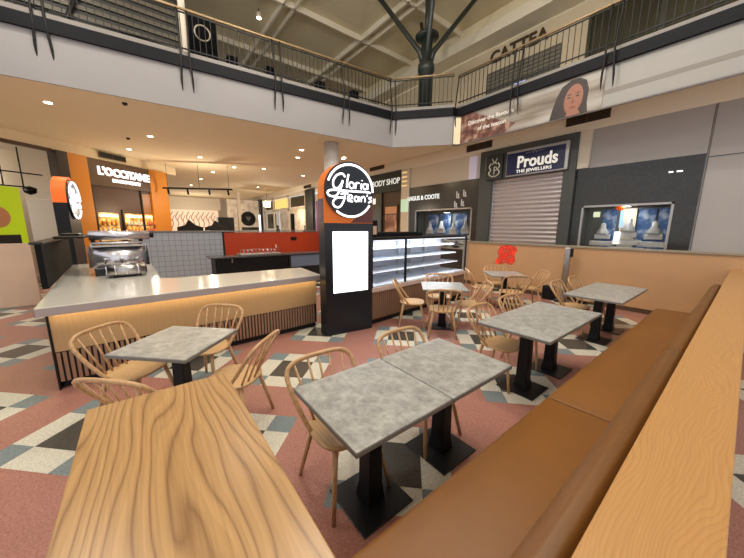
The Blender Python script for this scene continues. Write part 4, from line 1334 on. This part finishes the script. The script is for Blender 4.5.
t = thing('low_rail_seat', 'pale low bench rail standing behind the right balcony railing', 'bench', (-2.0, 9.2, 5.34))
MB().box(-.55, .75, -.06, .06, .50, .56).build('top_bar', m_silver, t, .01)
MB().box(-.55, -.48, -.05, .05, 0, .5).build('leg', m_silver, t)
MB().box(.68, .75, -.05, .05, 0, .5).build('leg', m_silver, t)
for x, lab in ((-11.2, 'left'), (-9.6, 'right')):
    t = thing('wall_lamp', 'small bright wall lamp on the upper wall behind the green column, %s one' % lab, 'lamp', (x, 12.42, 7.1))
    MB().lathe([(.03, 0), (.08, .04), (.08, .14), (.03, .18)], 0, 0, 12).build('lamp_globe', m_lamp, t)
    MB().box(-.02, .02, .05, .08, .02, .3).build('bracket', m_dark, t)

# upper left: dark slatted screen wall, black display stand, speakers
t = thing('slatted_screen', 'dark louvred screen wall on the upper level at the top left', 'screen', (-10.6, -1.4, 5.34), R(90))
MB().box(-6.5, 2.9, .05, .1, 0, 4.4).build('screen_backing', mat('dark_screen_back', (34, 30, 24), .6), t)
mb = MB()
for i in range(22): mb.box(-6.5, 2.9, .0, .05, .1 + i * .2, .19 + i * .2)
mb.build('louvre_slats', mat('olive_brown_slats', (74, 66, 50), .5), t)
for x in (-2.6, .1): MB().tube([(x, -.05, 0), (x + .9, -.05, 2.2)], .05, 8).build('brace', m_baluster, t)
MB().tube([(2.95, -.05, 0), (2.95, -.05, 4.4)], .09, 12).build('end_pole', m_cream, t)
t = thing('display_board', 'black upright board with a grey ring on the upper level', 'sign', (-9.12, 1.75, 5.34), R(85))
MB().box(-.33, .33, 0, .05, .1, 1.5).build('board', mat('matt_black_board', (8, 8, 9), .9, spec=.1), t)
MB().tube([(.17 * math.cos(2 * PI * q / 20), -.01, 1.15 + .17 * math.sin(2 * PI * q / 20)) for q in range(20)], .02, 6, closed=True).build('ring', m_cap, t)
MB().box(-.3, .3, -.15, .2, 0, .1).build('foot', m_black, t)
for i, (x, y, lab) in enumerate(((-8.92, 2.35, 'first'), (-8.82, 3.3, 'second'), (-8.68, 4.75, 'third'), (-8.55, 5.9, 'fourth'))):
    o = MB().box(-.12, .12, -.12, .12, 0, .72).box(.12, .14, -.09, .09, .08, .64).build('black_box', mat('matt_black_box', (8, 8, 9), .9, spec=.1), None, .02, loc=(x, y, 5.34)); tag(o, 'small black box behind the left balcony railing, %s from the left' % lab, 'box')

m_globe = mat('opal_globe', (255, 250, 236), .3, emit=(255, 240, 214), es=3)
for i, (x, y, z) in enumerate(GLOBE_FILLS):  # globes added for the fill lights, out of view
    t = thing('globe_fill', 'opal globe added as fill light in the atrium void, %s of the row' % ORD[i], 'pendant lamp', (x, y, z), 0, 'added fill globes in the void')
    MB().lathe([(.02, -.16), (.11, -.11), (.16, 0), (.11, .11), (.03, .16)], 0, 0, 18).build('globe', m_globe, t)
    MB().tube([(0, 0, .15), (0, 0, 1.94)], .012, 6).build('cord', m_black, t)
# fittings made up for the roof fill lights
for i, (x, y) in enumerate(ROOF_FILLS):
    t = thing('high_bay_fill', 'round high bay fill lamp added under the roof, %s of the row' % ORD[i], 'ceiling light', (x, y, 9.6), 0, 'added high bay fill lamps')
    MB().lathe([(.56, 0), (.58, .04), (.3, .22), (.08, .3)], 0, 0, 20).build('added_fill_reflector', m_roofbeam, t)
    MB().tube([(0, 0, .3), (0, 0, .62)], .015, 6).build('stem', m_black, t)
for x, y, lab in ((-12.2, 3.1, 'left'), (-12.9, 4.5, 'right')):
    t = thing('roof_spotlight', 'small bright roof spotlight above the left balcony, %s one' % lab, 'ceiling light', (x, y, 9.7))
    MB().lathe([(.09, 0), (.10, .02), (.07, .2)], 0, 0, 14).build('housing', m_trim, t)
    MB().lathe([(.08, -.01), (.085, -.001)], 0, 0, 14).build('lens', m_lamp, t)
    MB().tube([(0, 0, .2), (0, 0, .32)], .015, 6).build('stem', m_black, t)
